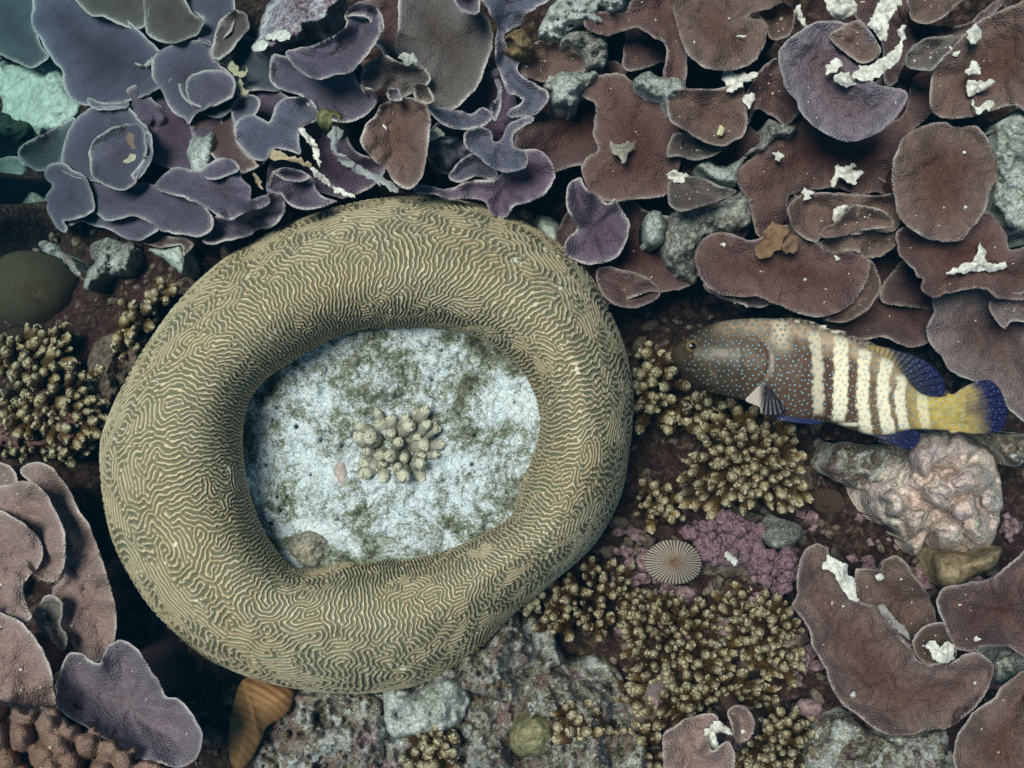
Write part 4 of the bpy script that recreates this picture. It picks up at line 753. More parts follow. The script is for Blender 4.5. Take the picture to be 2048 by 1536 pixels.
# ------------------------------------------------------------------ white fragments lying on the plates
FLAKES = [
 ('C', [(905, -40), (915, 60), (960, 100), (1010, 90), (1060, 60), (1050, 10), (1020, -40)], 0.22, 'bright white rounded slab at the top edge above the lavender dish', dict(lump=0.03)),
 ('C', [(1190, -40), (1150, 60), (1110, 110), (1140, 160), (1170, 200), (1210, 200), (1230, 100), (1270, 40), (1290, -40)], 0.24, 'long white broken branch reaching down from the top edge', dict(lump=0.03, jag=4)),
 ('C', [(1035, 400), (1070, 350), (1160, 310), (1240, 260), (1280, 200), (1270, 150), (1305, 130), (1300, 200), (1290, 290), (1220, 360), (1130, 410)], 0.26, 'long curved white shard lying across the lavender dish', dict(lump=0.02, jag=3)),
 ('C', [(945, 400), (980, 370), (1020, 370), (1040, 400), (1062, 425), (1050, 442), (980, 435)], 0.255, 'knobby white piece at the end of the curved shard', dict(lump=0.03, jag=3)),
 ('C', [(895, 350), (930, 310), (960, 305), (985, 330), (960, 360), (915, 380)], 0.245, 'small forked white chip on the lavender dish', dict(jag=4)),
 ('C', [(1625, 170), (1660, 125), (1695, 165), (1680, 210), (1640, 220)], 0.215, 'white chip on the rim of the big rusty plate', dict(jag=3)),
 ('C', [(1525, 240), (1540, 235), (1555, 265), (1585, 265), (1575, 290), (1540, 280)], 0.20, 'hooked white crumb on the rim of the rusty plate', dict(jag=2)),
 ('C', [(1620, 350), (1650, 310), (1690, 345), (1680, 378), (1630, 378)], 0.21, 'white chip in the middle of the rusty plate', dict(jag=4)),
 ('C', [(1622, 420), (1700, 410), (1755, 405), (1740, 440), (1690, 470), (1640, 490)], 0.21, 'largest white chip on the rusty plate', dict(jag=4)),
 ('C', [(1650, 510), (1680, 545), (1740, 520), (1760, 555), (1700, 572), (1655, 560)], 0.21, 'curled grey chip at the lower end of the rusty plate', dict(jag=5)),
 ('C', [(1520, 1400), (1600, 1350), (1650, 1335), (1690, 1245), (1720, 1300), (1730, 1345), (1815, 1350), (1820, 1380), (1700, 1390), (1650, 1395), (1590, 1402)], 0.17, 'white three-armed stick lying on the maroon plate', dict(lump=0.02, jag=4)),
 ('C', [(915, 925), (950, 880), (960, 840), (1000, 850), (1045, 830), (1040, 870), (1090, 880), (1060, 910), (1030, 940), (980, 910), (940, 945)], 0.10, 'broken white and grey cross of debris on the sprawling plate', dict(jag=5)),
 ('C', [(935, 1120), (955, 1060), (1015, 1050), (1000, 1100), (970, 1137)], 0.17, 'white square chip on the lobed brown plate', dict(jag=2)),
 ('C', [(780, 980), (820, 960), (835, 1000), (810, 1020), (785, 1010)], 0.15, 'tiny pinkish star of debris at the top of the lobed plate', dict(jag=6)),
 ('C', [(540, 1300), (560, 1220), (630, 1135), (700, 1170), (690, 1220), (660, 1280), (590, 1325)], 0.18, None, dict(jag=4, col=(0.20, 0.12, 0.07))),
 ('C', [(680, 1280), (700, 1220), (730, 1200), (765, 1230), (740, 1290)], 0.17, None, dict(jag=3, col=(0.18, 0.11, 0.07))),
 ('C', [(930, 1310), (925, 1290), (990, 1300), (975, 1325), (945, 1330)], 0.145, 'white crumb under the scalloped brown shelf', dict(jag=5)),
 ('C', [(360, 1250), (385, 1235), (400, 1248), (380, 1262)], 0.15, 'small white crumb on the wide maroon plate', dict(jag=2)),
 ('C', [(630, 795), (660, 775), (690, 790), (680, 815), (650, 822)], 0.10, 'small white knot on the sprawling maroon plate', dict(jag=4)),
 ('C', [(480, 500), (520, 475), (540, 495), (520, 540), (505, 555)], 0.145, 'pale chip hanging on the edge of the yellow-crumb plate', dict(jag=3)),
 ('C', [(345, 665), (365, 645), (382, 660), (370, 685), (345, 690)], 0.13, 'yellow crumb on the pale rimmed brown plate', dict(jag=2, col=(0.62, 0.58, 0.35))),
 ('C', [(445, 185), (470, 175), (498, 185), (470, 195)], 0.18, 'white sliver on the brown scallop-edged plate', dict(jag=2)),
 ('C', [(85, 895), (120, 870), (160, 880), (200, 905), (180, 935), (130, 935)], 0.11, 'brownish white crust on the tip of the olive wedge plate', dict(jag=4)),
 ('C', [(215, 400), (235, 355), (300, 350), (370, 365), (385, 410), (370, 450), (380, 470), (560, 380), (560, 365), (480, 380), (390, 355), (300, 335), (220, 360)], 0.13, None, dict(jag=4, skip=True)),
 ('C', [(740, 50), (770, 35), (790, 80), (805, 120), (785, 135), (755, 90)], 0.17, 'rough white stub between the scallop-edged plate and lavender dish', dict(jag=4, lump=0.02)),
 ('C', [(370, 370), (440, 375), (500, 365), (565, 375), (500, 420), (440, 465), (400, 470), (375, 430)], 0.125, 'torn white scrap below the brown scallop-edged plate', dict(jag=5)),
 ('B', [(1565, 790), (1600, 800), (1640, 780), (1690, 775), (1700, 820), (1660, 840), (1645, 890), (1610, 860), (1575, 840)], 0.115, 'ragged white-edged hole patch in the large maroon plate', dict(jag=6, col=(0.30, 0.27, 0.23))),
 ('B', [(280, 660), (300, 660), (335, 705), (335, 720), (305, 700)], 0.18, 'white sliver lying on the brown fan plate', dict(jag=1)),
 ('A', [(1640, 700), (1665, 705), (1700, 750), (1740, 800), (1760, 900), (1740, 905), (1700, 800), (1660, 740)], 0.15, 'thin white broken edge beside the heart-shaped plate', dict(jag=3)),
 ('A', [(1700, 925), (1740, 930), (1800, 980), (1860, 1030), (1930, 1070), (1960, 1085), (1910, 1078), (1840, 1050), (1770, 1000)], 0.17, 'long white broken stick end above the brain coral rim', dict(jag=4)),
 ('A', [(1465, 850), (1490, 815), (1560, 840), (1650, 870), (1710, 895), (1700, 920), (1600, 890), (1500, 875)], 0.14, 'tan crusty stick lying across the heart-shaped plate', dict(jag=5, col=(0.42, 0.33, 0.22))),
 ('B', [(20, 740), (60, 690), (100, 720), (70, 800), (110, 850), (200, 920), (300, 970), (400, 1030), (380, 1050), (250, 980), (150, 940), (60, 860)], 0.14, 'long pale grey rubble arm leading to the brain coral rim', dict(jag=5, lump=0.02, col=(0.30, 0.32, 0.33))),
 ('A', [(690, 870), (720, 850), (790, 855), (780, 900), (740, 940), (695, 910)], 0.14, 'cream chip inside the round cup of the whorl', dict(jag=4, lump=0.02, col=(0.50, 0.46, 0.33))),
 ('A', [(680, 750), (720, 725), (770, 770), (750, 830), (720, 800)], 0.14, 'brown torn flake inside the round cup of the whorl', dict(jag=4, col=(0.22, 0.15, 0.12))),
 ('A', [(1190, 340), (1240, 320), (1290, 350), (1320, 390), (1360, 370), (1320, 415), (1270, 400), (1230, 360)], 0.10, 'cream crumpled chip above the little purple lobe', dict(jag=4, lump=0.02, col=(0.42, 0.38, 0.26))),
 ('A', [(1290, 470), (1320, 430), (1330, 480), (1370, 500), (1330, 525), (1300, 515)], 0.10, 'small cream crust right above the little purple lobe'.replace('right above', 'touching'), dict(jag=4, col=(0.42, 0.38, 0.28))),
 ('A', [(1390, 950), (1410, 960), (1435, 1020), (1430, 1040), (1400, 1000)], 0.13, 'thin cream sliver beside the curled tip of the wavy plate', dict(jag=2, col=(0.45, 0.36, 0.26))),
 ('A', [(740, 345), (790, 345), (830, 315), (850, 330), (810, 365), (760, 365)], 0.08, 'pale twiggy scrap on the broad dusky purple plate', dict(jag=4, col=(0.35, 0.36, 0.33))),
 ('B', [(400, 310), (440, 292), (490, 300), (505, 340), (450, 350)], 0.15, 'fluffy pale tuft at the joint of the grey plates', dict(jag=4, lump=0.03, col=(0.40, 0.42, 0.38))),
 ('B', [(150, 590), (170, 585), (185, 605), (165, 615)], 0.09, 'small white dot chip on the purple plate under the dish', dict(jag=1)),
 ('B', [(575, 720), (600, 700), (655, 730), (640, 755), (580, 760)], 0.11, 'bright white scrap between brown fan and knobbly lump', dict(jag=5)),
 ('A', [(1395, 240), (1440, 215), (1470, 240), (1450, 275), (1400, 280)], 0.13, 'shiny white knob at the tip of the pink and white patch', dict(lump=0.02, jag=2)),
 ('A', [(1450, 200), (1500, 180), (1560, 165), (1600, 180), (1570, 220), (1510, 225)], 0.13, 'bright white smear on the pink and white patch', dict(jag=5)),
 ('H', [(1015, 380), (1050, 335), (1100, 365), (1150, 385), (1140, 420), (1180, 460), (1195, 570), (1150, 555), (1110, 500), (1080, 450), (1080, 430), (1020, 405)], 0.16, 'large torn white flake on the shell-shaped plate', dict(jag=4, lump=0.015)),
 ('H', [(1295, 605), (1330, 590), (1380, 650), (1440, 710), (1465, 770), (1430, 750), (1350, 680)], 0.16, 'grey folded strip between the two shell-shaped plate lobes', dict(jag=2, col=(0.30, 0.27, 0.26))),
 ('H', [(1545, 795), (1580, 775), (1620, 815), (1650, 780), (1690, 820), (1680, 880), (1630, 890), (1580, 865)], 0.16, 'white double chip on the small round brown plate', dict(jag=3, lump=0.02)),
 ('H', [(1775, 790), (1800, 755), (1850, 790), (1830, 810), (1785, 825)], 0.13, 'white crumb on the lower edge of the smooth maroon brown plate', dict(jag=4)),
 ('H', [(1155, 1050), (1172, 1033), (1190, 1050), (1172, 1068)], 0.14, 'round white bead on the shell-shaped plate', dict(jag=1, lump=0.03)),
 ('H', [(1285, 440), (1320, 425), (1325, 450), (1300, 468)], 0.12, 'white crumb on the upright brown lobe', dict(jag=2)),
 ('H', [(405, 1250), (470, 1190), (540, 1230), (550, 1260), (470, 1250), (490, 1310), (460, 1340), (430, 1310)], 0.11, 'torn white patch in the notch of the tan plate', dict(jag=4)),
 ('H', [(510, 340), (525, 315), (555, 340), (585, 360), (575, 385), (540, 365)], 0.10, 'bright white crumb among the purple nodules', dict(jag=3, lump=0.03)),
]
flake_mats = {}
def flake_mat(c):
    if c not in flake_mats:
        flake_mats[c] = mat_plain('fragment tone', tuple(0.62 * k for k in c), tuple(min(0.85, 1.2 * k) for k in c), 60)
    return flake_mats[c]
for crop, pts, z0, lab, opt in FLAKES:
    opt = dict(opt)
    if 'lump' in opt: opt['lump'] *= 0.45
    if opt.pop('skip', False): continue
    c = opt.pop('col', None)
    if lab is None:
        lab = 'tan square flake on the wide maroon plate' if pts[0][0] < 600 else 'smaller brown flake beside the tan square one'
    plate('fragment', px(crop, pts), z0 + 0.004, (1, 1, 1), lab, 'fragment', 'broken fragments lying on the corals', tilt=(0.05, 0.05), cup=-0.004, ruffle=0.008, thick=0.007, step=3.0, bump=0.0032,
          mat=flake_mat(c) if c else M_FLAKE, stalk=False, jscale=7.0, **{**opt, 'jag': opt.get('jag', 3) + 1.5})

# ------------------------------------------------------------------ finger corals
def tube(path, rad, m=9):
    """tapered tube with rounded end along a path"""
    path = np.asarray(path, float); n = len(path); vs = []
    for i in range(n):
        d_ = path[min(i + 1, n - 1)] - path[max(i - 1, 0)]; d_ /= np.linalg.norm(d_)
        a = np.cross(d_, (0.3, 1, 0.1)); a /= np.linalg.norm(a); b = np.cross(d_, a)
        an = np.arange(m) / m * 2 * np.pi
        vs.append(path[i] + rad[i] * (np.cos(an)[:, None] * a + np.sin(an)[:, None] * b))
    vs = np.concatenate(vs); f = []
    for i in range(n - 1):
        for j in range(m):
            p, q = i * m + j, i * m + (j + 1) % m
            f += [(p, q, q + m), (p, q + m, p + m)]
    return vs, np.array(f)

def branch_mesh(seed, forks=1, knobs=9, rad=0.17, polyp=0.0):
    rng = np.random.default_rng(seed); V, F, T = [], [], []; nv = 0
    def add(v, f, t):
        nonlocal nv
        V.append(v); F.append(f + nv); T.append(t); nv += len(v)
    ends = []
    for k in range(forks):
        bend = rng.normal(0, 0.10, 2) + (0 if forks == 1 else 1) * 0.30 * np.array([math.cos(k * 6.28 / forks + seed), math.sin(k * 6.28 / forks + seed)])
        L = rng.uniform(0.82, 1.0); s = np.linspace(0, 1, 12)
        path = np.stack([bend[0] * s ** 1.7, bend[1] * s ** 1.7, L * s], 1)
        prof = rad * (1.12 - 0.35 * s) * (1 + 0.10 * np.sin(s * 17 + seed)) * np.sqrt(np.clip(1 - ((s - 0.86) / 0.14).clip(0) ** 2, 0.0, 1))
        v, f = tube(path, prof, 10)
        v = v + 0.16 * rad * np.stack([vnoise(v[:, 0] * 9, v[:, 1] * 9, v[:, 2] * 9, seed + q) for q in range(3)], 1)
        add(v, f, np.repeat(s, 10))
        for q in range(knobs):                            # warty knobs round the upper half
            ss = rng.uniform(0.55, 1.0) if polyp == 0 else rng.uniform(0.2, 1.0)
            an = rng.uniform(0, 6.28); c = np.array([np.interp(ss, s, path[:, i]) for i in range(3)])
            r0 = np.interp(ss, s, prof) * rng.uniform(0.75, 1.0)
            dir_ = np.array([math.cos(an), math.sin(an), 0.35 + 0.9 * (ss > 0.9)]); dir_ /= np.linalg.norm(dir_)
            kr = (rng.uniform(0.22, 0.40) * rad) if polyp == 0 else polyp * rng.uniform(0.8, 1.2)
            e = np.array([0, .35, .7, .92, 1.0]); rr = kr * np.array([1, .98, .72, .36, .0])
            v, f = tube(c + dir_ * (r0 * 0.8 + kr * 1.1 * e)[:, None], rr, 6)
            add(v, f, np.clip(ss + 0.25 * np.repeat(e, 6) - 0.05, 0, 1.15))
    return mesh_np('branch', np.concatenate(V), np.concatenate(F), {'tip': np.concatenate(T)})

FINGER = [branch_mesh(s, fk, kn) for s, fk, kn in ((1, 1, 8), (2, 2, 6), (3, 1, 10), (4, 3, 5), (5, 2, 7), (6, 1, 7), (7, 3, 4))]

def colony(name, label, cat, group, region, n, zbase, ztop, centre, spread, size, color, gap=15, seed=1, meshes=FINGER, dome=0.0, fixed=None):
    rng = np.random.default_rng(seed); poly = np.asarray(region, float); centre = np.asarray(centre, float)
    root = empty(name, place(centre[0], centre[1], np.float64(zbase + float(drop(centre[0], centre[1])))), label, cat, group)
    pts = []
    if fixed is not None: pts = [tuple(p) for p in fixed]
    lo, hi = poly.min(0), poly.max(0); tries = 0
    while len(pts) < n * 1.2 and tries < 9000:
        tries += 1
        p = rng.uniform(lo, hi)
        if not inside(p[None], poly)[0]: continue
        if any((p[0] - q[0]) ** 2 + (p[1] - q[1]) ** 2 < (gap * 0.9) ** 2 for q in pts): continue
        pts.append((p[0], p[1]))
    R = max(np.hypot(*(poly - centre).T)) + 1e-6
    for p in pts:
        rel = np.hypot(p[0] - centre[0], p[1] - centre[1]) / R
        zt = ztop - dome * rel ** 2 + rng.normal(-0.008, 0.024) + float(drop(p[0], p[1]))
        tip = place(p[0], p[1], np.float64(zt))
        b = np.array(p) * (1 - spread) + centre * spread + rng.normal(0, 5, 2)
        base = place(b[0], b[1], np.float64(zbase + float(drop(p[0], p[1]))))
        dv = Vector(tip - base); L = dv.length
        s = size * rng.uniform(0.6, 1.15)
        o = bpy.data.objects.new('branch', meshes[rng.integers(len(meshes))]); COL.objects.link(o)
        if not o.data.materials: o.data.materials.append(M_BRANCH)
        o.parent = root
        rot = dv.to_track_quat('Z', 'Y').to_matrix().to_4x4() @ Matrix.Rotation(rng.uniform(0, 6.28), 4, 'Z')
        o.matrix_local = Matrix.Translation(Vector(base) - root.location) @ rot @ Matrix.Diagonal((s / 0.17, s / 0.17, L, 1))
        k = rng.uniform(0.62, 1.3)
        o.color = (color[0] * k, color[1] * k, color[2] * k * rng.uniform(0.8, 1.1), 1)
    return root

GOLD = (0.165, 0.092, 0.032); TAN = (0.200, 0.122, 0.052); OLV = (0.140, 0.088, 0.036)
GF = 'golden finger corals'
colony('finger_coral', 'bushy golden finger coral with pale tips just under the belly of the fish', 'finger coral', GF,
       px('D', [(330, 780), (480, 700), (560, 640), (680, 690), (860, 690), (900, 800), (920, 960), (930, 1140), (840, 1180), (700, 1200), (560, 1120), (420, 1180), (320, 1200), (300, 960)]), 62, -0.12, 0.055, (1495, 925), 0.5, 0.0128, TAN, 21, 3, dome=0.03,
       fixed=px('D', [(350, 810), (500, 715), (585, 655), (680, 715), (740, 755), (860, 705), (895, 800), (690, 840), (500, 890), (360, 955), (420, 960), (640, 990), (775, 995), (880, 990), (480, 1010), (560, 1080), (790, 1090), (880, 1105), (830, 1120), (640, 1100), (330, 1165), (740, 1060), (400, 1090), (880, 870), (660, 880)]))
colony('finger_coral', 'low golden finger coral between brain coral flank and small mushroom coral', 'finger coral', GF,
       px('G', [(1250, 400), (1400, 300), (1520, 240), (1680, 180), (1820, 240), (1900, 330), (2000, 340), (1980, 460), (1800, 520), (1600, 560), (1400, 560), (1290, 480)]), 46, -0.14, -0.015, (1200, 1215), 0.25, 0.0115, GOLD, 19, 4)
colony('finger_coral', 'spreading golden finger coral in the middle of the rubble field', 'finger coral', GF,
       px('H', [(-40, 620), (60, 560), (200, 520), (330, 560), (480, 560), (520, 700), (600, 860), (520, 960), (380, 1000), (200, 960), (60, 920), (-60, 800)]), 62, -0.13, 0.0, (1345, 1285), 0.42, 0.0118, GOLD, 19, 5)
colony('finger_coral', 'golden finger coral below the purple nodules', 'finger coral', GF,
       px('H', [(430, 560), (560, 500), (700, 520), (850, 600), (920, 740), (960, 850), (900, 960), (760, 960), (640, 880), (560, 780)]), 44, -0.12, 0.0, (1520, 1265), 0.42, 0.0118, GOLD, 19, 6)
colony('finger_coral', 'golden finger coral just above the tan plates at the bottom', 'finger coral', GF,
       px('H', [(0, 920), (200, 960), (380, 1000), (560, 950), (740, 980), (820, 1080), (700, 1100), (560, 1080), (420, 1130), (260, 1180), (120, 1220), (20, 1180), (-60, 1040)]), 44, -0.12, 0.005, (1400, 1390), 0.42, 0.0118, GOLD, 19, 7)
colony('finger_coral', 'golden finger coral at the bottom edge beside the small tan disc', 'finger coral', GF,
       px('H', [(700, 1090), (840, 1080), (960, 1180), (980, 1300), (940, 1440), (560, 1460), (600, 1330), (690, 1260), (680, 1150)]), 34, -0.12, 0.0, (1570, 1480), 0.42, 0.0118, GOLD, 19, 8)
colony('finger_coral', 'golden finger coral at the bottom edge next to the speckled grey boulder', 'finger coral', GF,
       px('H', [(-30, 1140), (60, 1240), (180, 1250), (180, 1440), (-40, 1460), (-90, 1300)]), 20, -0.12, 0.005, (1275, 1490), 0.25, 0.0115, GOLD, 19, 9)
colony('finger_coral', 'tiny finger coral tuft on the rocks at the bottom edge', 'finger coral', GF,
       px('G', [(660, 1120), (760, 1060), (900, 1060), (960, 1130), (900, 1260), (700, 1260)]), 16, -0.02, 0.085, (862, 1508), 0.25, 0.0130, OLV, 21, 10)
colony('finger_coral', 'sparse finger coral tufts growing on the speckled grey boulder', 'finger coral', GF,
       px('G', [(1450, 940), (1560, 930), (1680, 980), (1700, 1060), (1600, 1100), (1470, 1060)]), 12, 0.03, 0.125, (1165, 1440), 0.15, 0.0125, TAN, 22, 11)
colony('finger_coral', 'pale knobby finger coral clump touching the lower flank of the brain coral', 'finger coral', GF,
       px('G', [(1245, 390), (1270, 340), (1330, 325), (1370, 370), (1350, 430), (1290, 450)]), 9, -0.06, 0.055, (1062, 1200), 0.55, 0.0105, (0.34, 0.28, 0.17), 13, 12)
colony('finger_coral', 'golden finger coral in the shadow right beside the brain coral'.replace(' right', ''), 'finger coral', GF,
       px('D', [(40, 340), (140, 340), (240, 480), (300, 620), (290, 760), (200, 800), (80, 760), (40, 560)]), 20, -0.17, -0.06, (1305, 790), 0.2, 0.0140, OLV, 23, 13)
colony('finger_coral', 'dim finger coral in the shade below the belly of the fish', 'finger coral', GF,
       px('D', [(280, 620), (420, 590), (520, 600), (640, 640), (560, 660), (470, 720), (380, 780), (280, 780)]), 16, -0.13, -0.02, (1410, 825), 0.2, 0.0140, OLV, 22, 14)
colony('finger_coral', 'golden finger coral between small mushroom coral and the bushy one', 'finger coral', GF,
       px('D', [(40, 1080), (160, 1060), (300, 1200), (280, 1260), (140, 1240), (60, 1220)]), 12, -0.13, -0.01, (1315, 1020), 0.2, 0.0115, TAN, 19, 15)
# the stand at the other side of the brain coral
GT = 'tan finger corals beside the brain coral'
colony('finger_coral', 'tall tan finger coral with one white patched branch below the dim mushroom coral', 'finger coral', GT,
       px('E', [(-60, 640), (60, 580), (140, 480), (200, 540), (330, 450), (420, 540), (440, 640), (400, 760), (300, 780), (260, 700), (240, 860), (160, 780), (0, 800)]), 56, -0.16, 0.02, (70, 740), 0.45, 0.0135, TAN, 20, 16, dome=0.03)
colony('finger_coral', 'olive finger coral above the stacked pink plates', 'finger coral', GT,
       px('E', [(-60, 1180), (60, 1100), (160, 980), (280, 960), (360, 1140), (440, 1040), (540, 1020), (580, 1180), (540, 1320), (400, 1340), (280, 1300), (120, 1290), (-60, 1280)]), 70, -0.17, -0.02, (95, 880), 0.3, 0.0125, OLV, 20, 17)
colony('finger_coral', 'slender tan finger coral leaning on the upper flank of the brain coral', 'finger coral', GT,
       px('E', [(680, 480), (740, 370), (800, 420), (880, 340), (930, 250), (1000, 240), (1000, 320), (900, 440), (830, 560), (770, 660), (700, 720), (690, 600)]), 20, -0.15, -0.02, (280, 660), 0.3, 0.0120, TAN, 18, 18)
colony('finger_coral', 'small olive finger coral in the dark beside the brain coral', 'finger coral', GT,
       px('E', [(430, 800), (520, 760), (600, 860), (590, 1000), (520, 1000), (430, 900)]), 14, -0.17, -0.05, (170, 790), 0.3, 0.0145, OLV, 22, 19)

colony('finger_coral', 'dense golden brown finger coral growing over the red crusted rock', 'finger coral', GT,
       px('P', [(20, 770), (90, 740), (170, 760), (215, 830), (200, 900), (120, 880), (60, 860), (0, 850)]), 34, -0.12, 0.035, (110, 815), 0.4, 0.0125, TAN, 21, 23)

# the little branching coral on the dead centre
POLYP = [branch_mesh(s, 1, 34, 0.20, 0.045) for s in (21, 22, 23, 24)]
tips = px('L', [(815, 565), (885, 600), (690, 650), (765, 655), (910, 670), (985, 565), (1080, 545), (1165, 550), (1150, 610), (1050, 690), (1060, 650), (685, 735), (775, 800), (725, 865), (820, 915), (770, 955), (905, 830), (1020, 860),
                (935, 920), (1130, 750), (1215, 740), (1215, 825), (1130, 860), (1030, 920), (890, 960), (1100, 960), (1175, 660), (960, 750)])
c0 = px('L', [(955, 800)])[0]
tips = np.concatenate([tips, px('L', [(850, 860), (1000, 640), (1100, 880), (720, 930), (980, 980)])])
root = colony('branching_coral', 'little cream branching coral growing on the dead centre of the brain coral', 'branching coral', None, tips, len(tips), 0.095, 0.175, c0, 0.62, 0.0125, (0.40, 0.36, 0.22), 1, 30, POLYP, 0.05, fixed=tips)
for ch in root.children: ch.color = (0.58, 0.60, 0.50, 1)

# ------------------------------------------------------------------ mushroom corals
def mushroom(label, cx, cy, rx, ry, rot, z0, height, cols, nseptum, tilt=(0, 0), mouth=(0.0, 0.0), group='mushroom corals', amp=0.0035, name='mushroom_coral'):
    NT_, NR = nseptum * 6, 26
    th = np.arange(NT_) / NT_ * 2 * np.pi; r = np.linspace(0.02, 1, NR)
    T, R = np.meshgrid(th, r)
    wob = 1 + 0.04 * vnoise(np.cos(T) * 2 + 9, np.sin(T) * 2 + 9, 0, nseptum)
    ex = rx * R * np.cos(T) * wob + mouth[0] * rx * (1 - R); ey = ry * R * np.sin(T) * wob + mouth[1] * ry * (1 - R)
    X = cx + ex * math.cos(rot) - ey * math.sin(rot); Y = cy + ex * math.sin(rot) + ey * math.cos(rot)
    sep = 0.5 + 0.5 * np.cos(T * nseptum + 0.6 * vnoise(T * 7, R * 4, 0, 3)); sep = sep ** 0.7
    fade = sstep(0.03, 0.25, R)
    Z = z0 + float(drop(cx, cy)) + height * (1 - R ** 2.2) + amp * sep * fade + tilt[0] * (X - cx) / 1000 + tilt[1] * (Y - cy) / 1000 - 0.008 * np.exp(-(R / 0.10) ** 2)
    w = place(X, Y, Z).reshape(-1, 3)
    c = np.array(cols[0])[None] * (1 - sep.reshape(-1, 1)) + np.array(cols[1])[None] * sep.reshape(-1, 1)
    c = c * (1 - 0.5 * sstep(0.55, 0.0, R).reshape(-1, 1) * (np.array([[0.2, 0.6, 0.9]])))
    i = np.arange(NR * NT_).reshape(NR, NT_); j = np.roll(i, -1, 1)
    q = np.stack([i[:-1], j[:-1], j[1:], i[1:]], -1).reshape(-1, 4)
    low = w[i[-1]].copy(); low[:, 2] -= 0.05; low[:, :2] = low[:, :2].mean(0) + (low[:, :2] - low[:, :2].mean(0)) * 0.8
    b = len(w); w = np.concatenate([w, low]); k = b + np.arange(NT_); c = np.concatenate([c, c[i[-1]]])
    q = np.concatenate([q, np.stack([i[-1], np.roll(i[-1], -1), np.roll(k, -1), k], 1)])
    a0 = np.cross(w[q[10, 1]] - w[q[10, 0]], w[q[10, 2]] - w[q[10, 0]])
    if a0[2] < 0: q = q[:, ::-1]
    w, loc = recenter(w)
    o = link(name, mesh_np(name, w, q, color=c), M_SEPTA, None, label, 'mushroom coral', group); o.location = loc
    return o
M_SEPTA = mat_tint('mushroom coral tissue', 0.6, 0.003)
mushroom('small round mushroom coral with fine pale radial ridges below the bushy finger coral', 1347, 1125, 57, 44, 0.12, 0.0, 0.03, [(0.035, 0.022, 0.018), (0.56, 0.47, 0.40)], 46, (0.0, 0.0), (0.08, -0.02), amp=0.006)
mushroom('large dim olive mushroom coral disc at the edge beside the dark crevice', 62, 578, 100, 76, 0.15, -0.03, 0.10, [(0.040, 0.036, 0.020), (0.075, 0.062, 0.035)], 120, (0.05, 0.0), (0.12, 0.05), amp=0.0012)
mushroom('brown shaded mushroom coral with coarse ridges between bushy coral and pink boulder', 1655, 1003, 34, 26, 0.2, -0.09, 0.02, [(0.02, 0.012, 0.010), (0.14, 0.09, 0.06)], 40, (0.2, 0.5), (0.0, 0.5), amp=0.004)
mushroom('greyish mushroom coral half buried under the finger corals next to the grey boulder', 1325, 1385, 40, 28, -0.2, -0.05, 0.03, [(0.10, 0.07, 0.075), (0.34, 0.28, 0.29)], 36, (0, 0), (0.0, 0.0))

def clam():
    # the orange brown ribbed disc wedged upright beneath the brain coral
    o = px('F', [(1110, 1330), (1140, 1180), (1190, 1100), (1290, 1120), (1400, 1160), (1410, 1210), (1380, 1280), (1280, 1350), (1220, 1480), (1160, 1545), (1110, 1500)])
    o = smooth_outline(o, 4, 1.0, 5); v, f = fill(o, 3.2)
    x, y = v[:, 0], v[:, 1]; dd = dist(v, o)
    fx, fy = px('F', [(1150, 1420)])[0]
    an = np.arctan2(y - (fy + 90), x - (fx - 60)); rr = np.hypot(x - (fx - 60), y - (fy + 90))
    fold = sstep(18, 0, np.abs((x - 468) * 0.75 - (y - 1395) * 0.35 - 10 * np.sin(y / 14)))
    z = 0.0 + 0.045 * (1 - np.exp(-dd / 22)) + 0.0014 * np.cos(rr / 2.4) + 0.012 * sstep(470, 540, x) + 0.014 * np.exp(-((x - 505 - (y - 1430) * 0.3) / 9) ** 2)
    top = place(x, y, z); n = len(v); bot = top.copy(); bot[:, 2] -= 0.06
    be = boundary(f)
    side = np.concatenate([np.stack([be[:, 1], be[:, 0], be[:, 0] + n], 1), np.stack([be[:, 1], be[:, 0] + n, be[:, 1] + n], 1)])
    s = 0.5 + 0.5 * np.cos(rr / 2.4)
    c = np.array([[0.27, 0.135, 0.050]]) * (1 - s[:, None]) + np.array([[0.33, 0.175, 0.070]]) * s[:, None]
    w, loc = recenter(np.concatenate([top, bot]))
    ob = link('mushroom_coral', mesh_np('mushroom_coral', w, np.concatenate([f, f[:, ::-1] + n, side]), color=np.concatenate([c, c])), M_SEPTA, None,
              'orange brown folded mushroom coral wedged beneath the brain coral', 'mushroom coral', 'mushroom corals'); ob.location = loc
clam()

# ------------------------------------------------------------------ purple nodules
def blob_mesh(seed, n=14, m=12, amp=0.18):
    u = np.linspace(0, np.pi, n); t = np.arange(m) / m * 2 * np.pi
    T, U = np.meshgrid(t, u)
    p = np.stack([np.sin(U) * np.cos(T), np.sin(U) * np.sin(T), np.cos(U)], -1).reshape(-1, 3)
    p = p * (1 + amp * fbm(p[:, 0] * 2.2 + 7, p[:, 1] * 2.2 + 7, p[:, 2] * 2.2 + seed, seed, 3))[:, None]
    i = np.arange(n * m).reshape(n, m); j = np.roll(i, -1, 1)
    return p, np.stack([i[:-1], i[1:], j[1:], j[:-1]], -1).reshape(-1, 4)

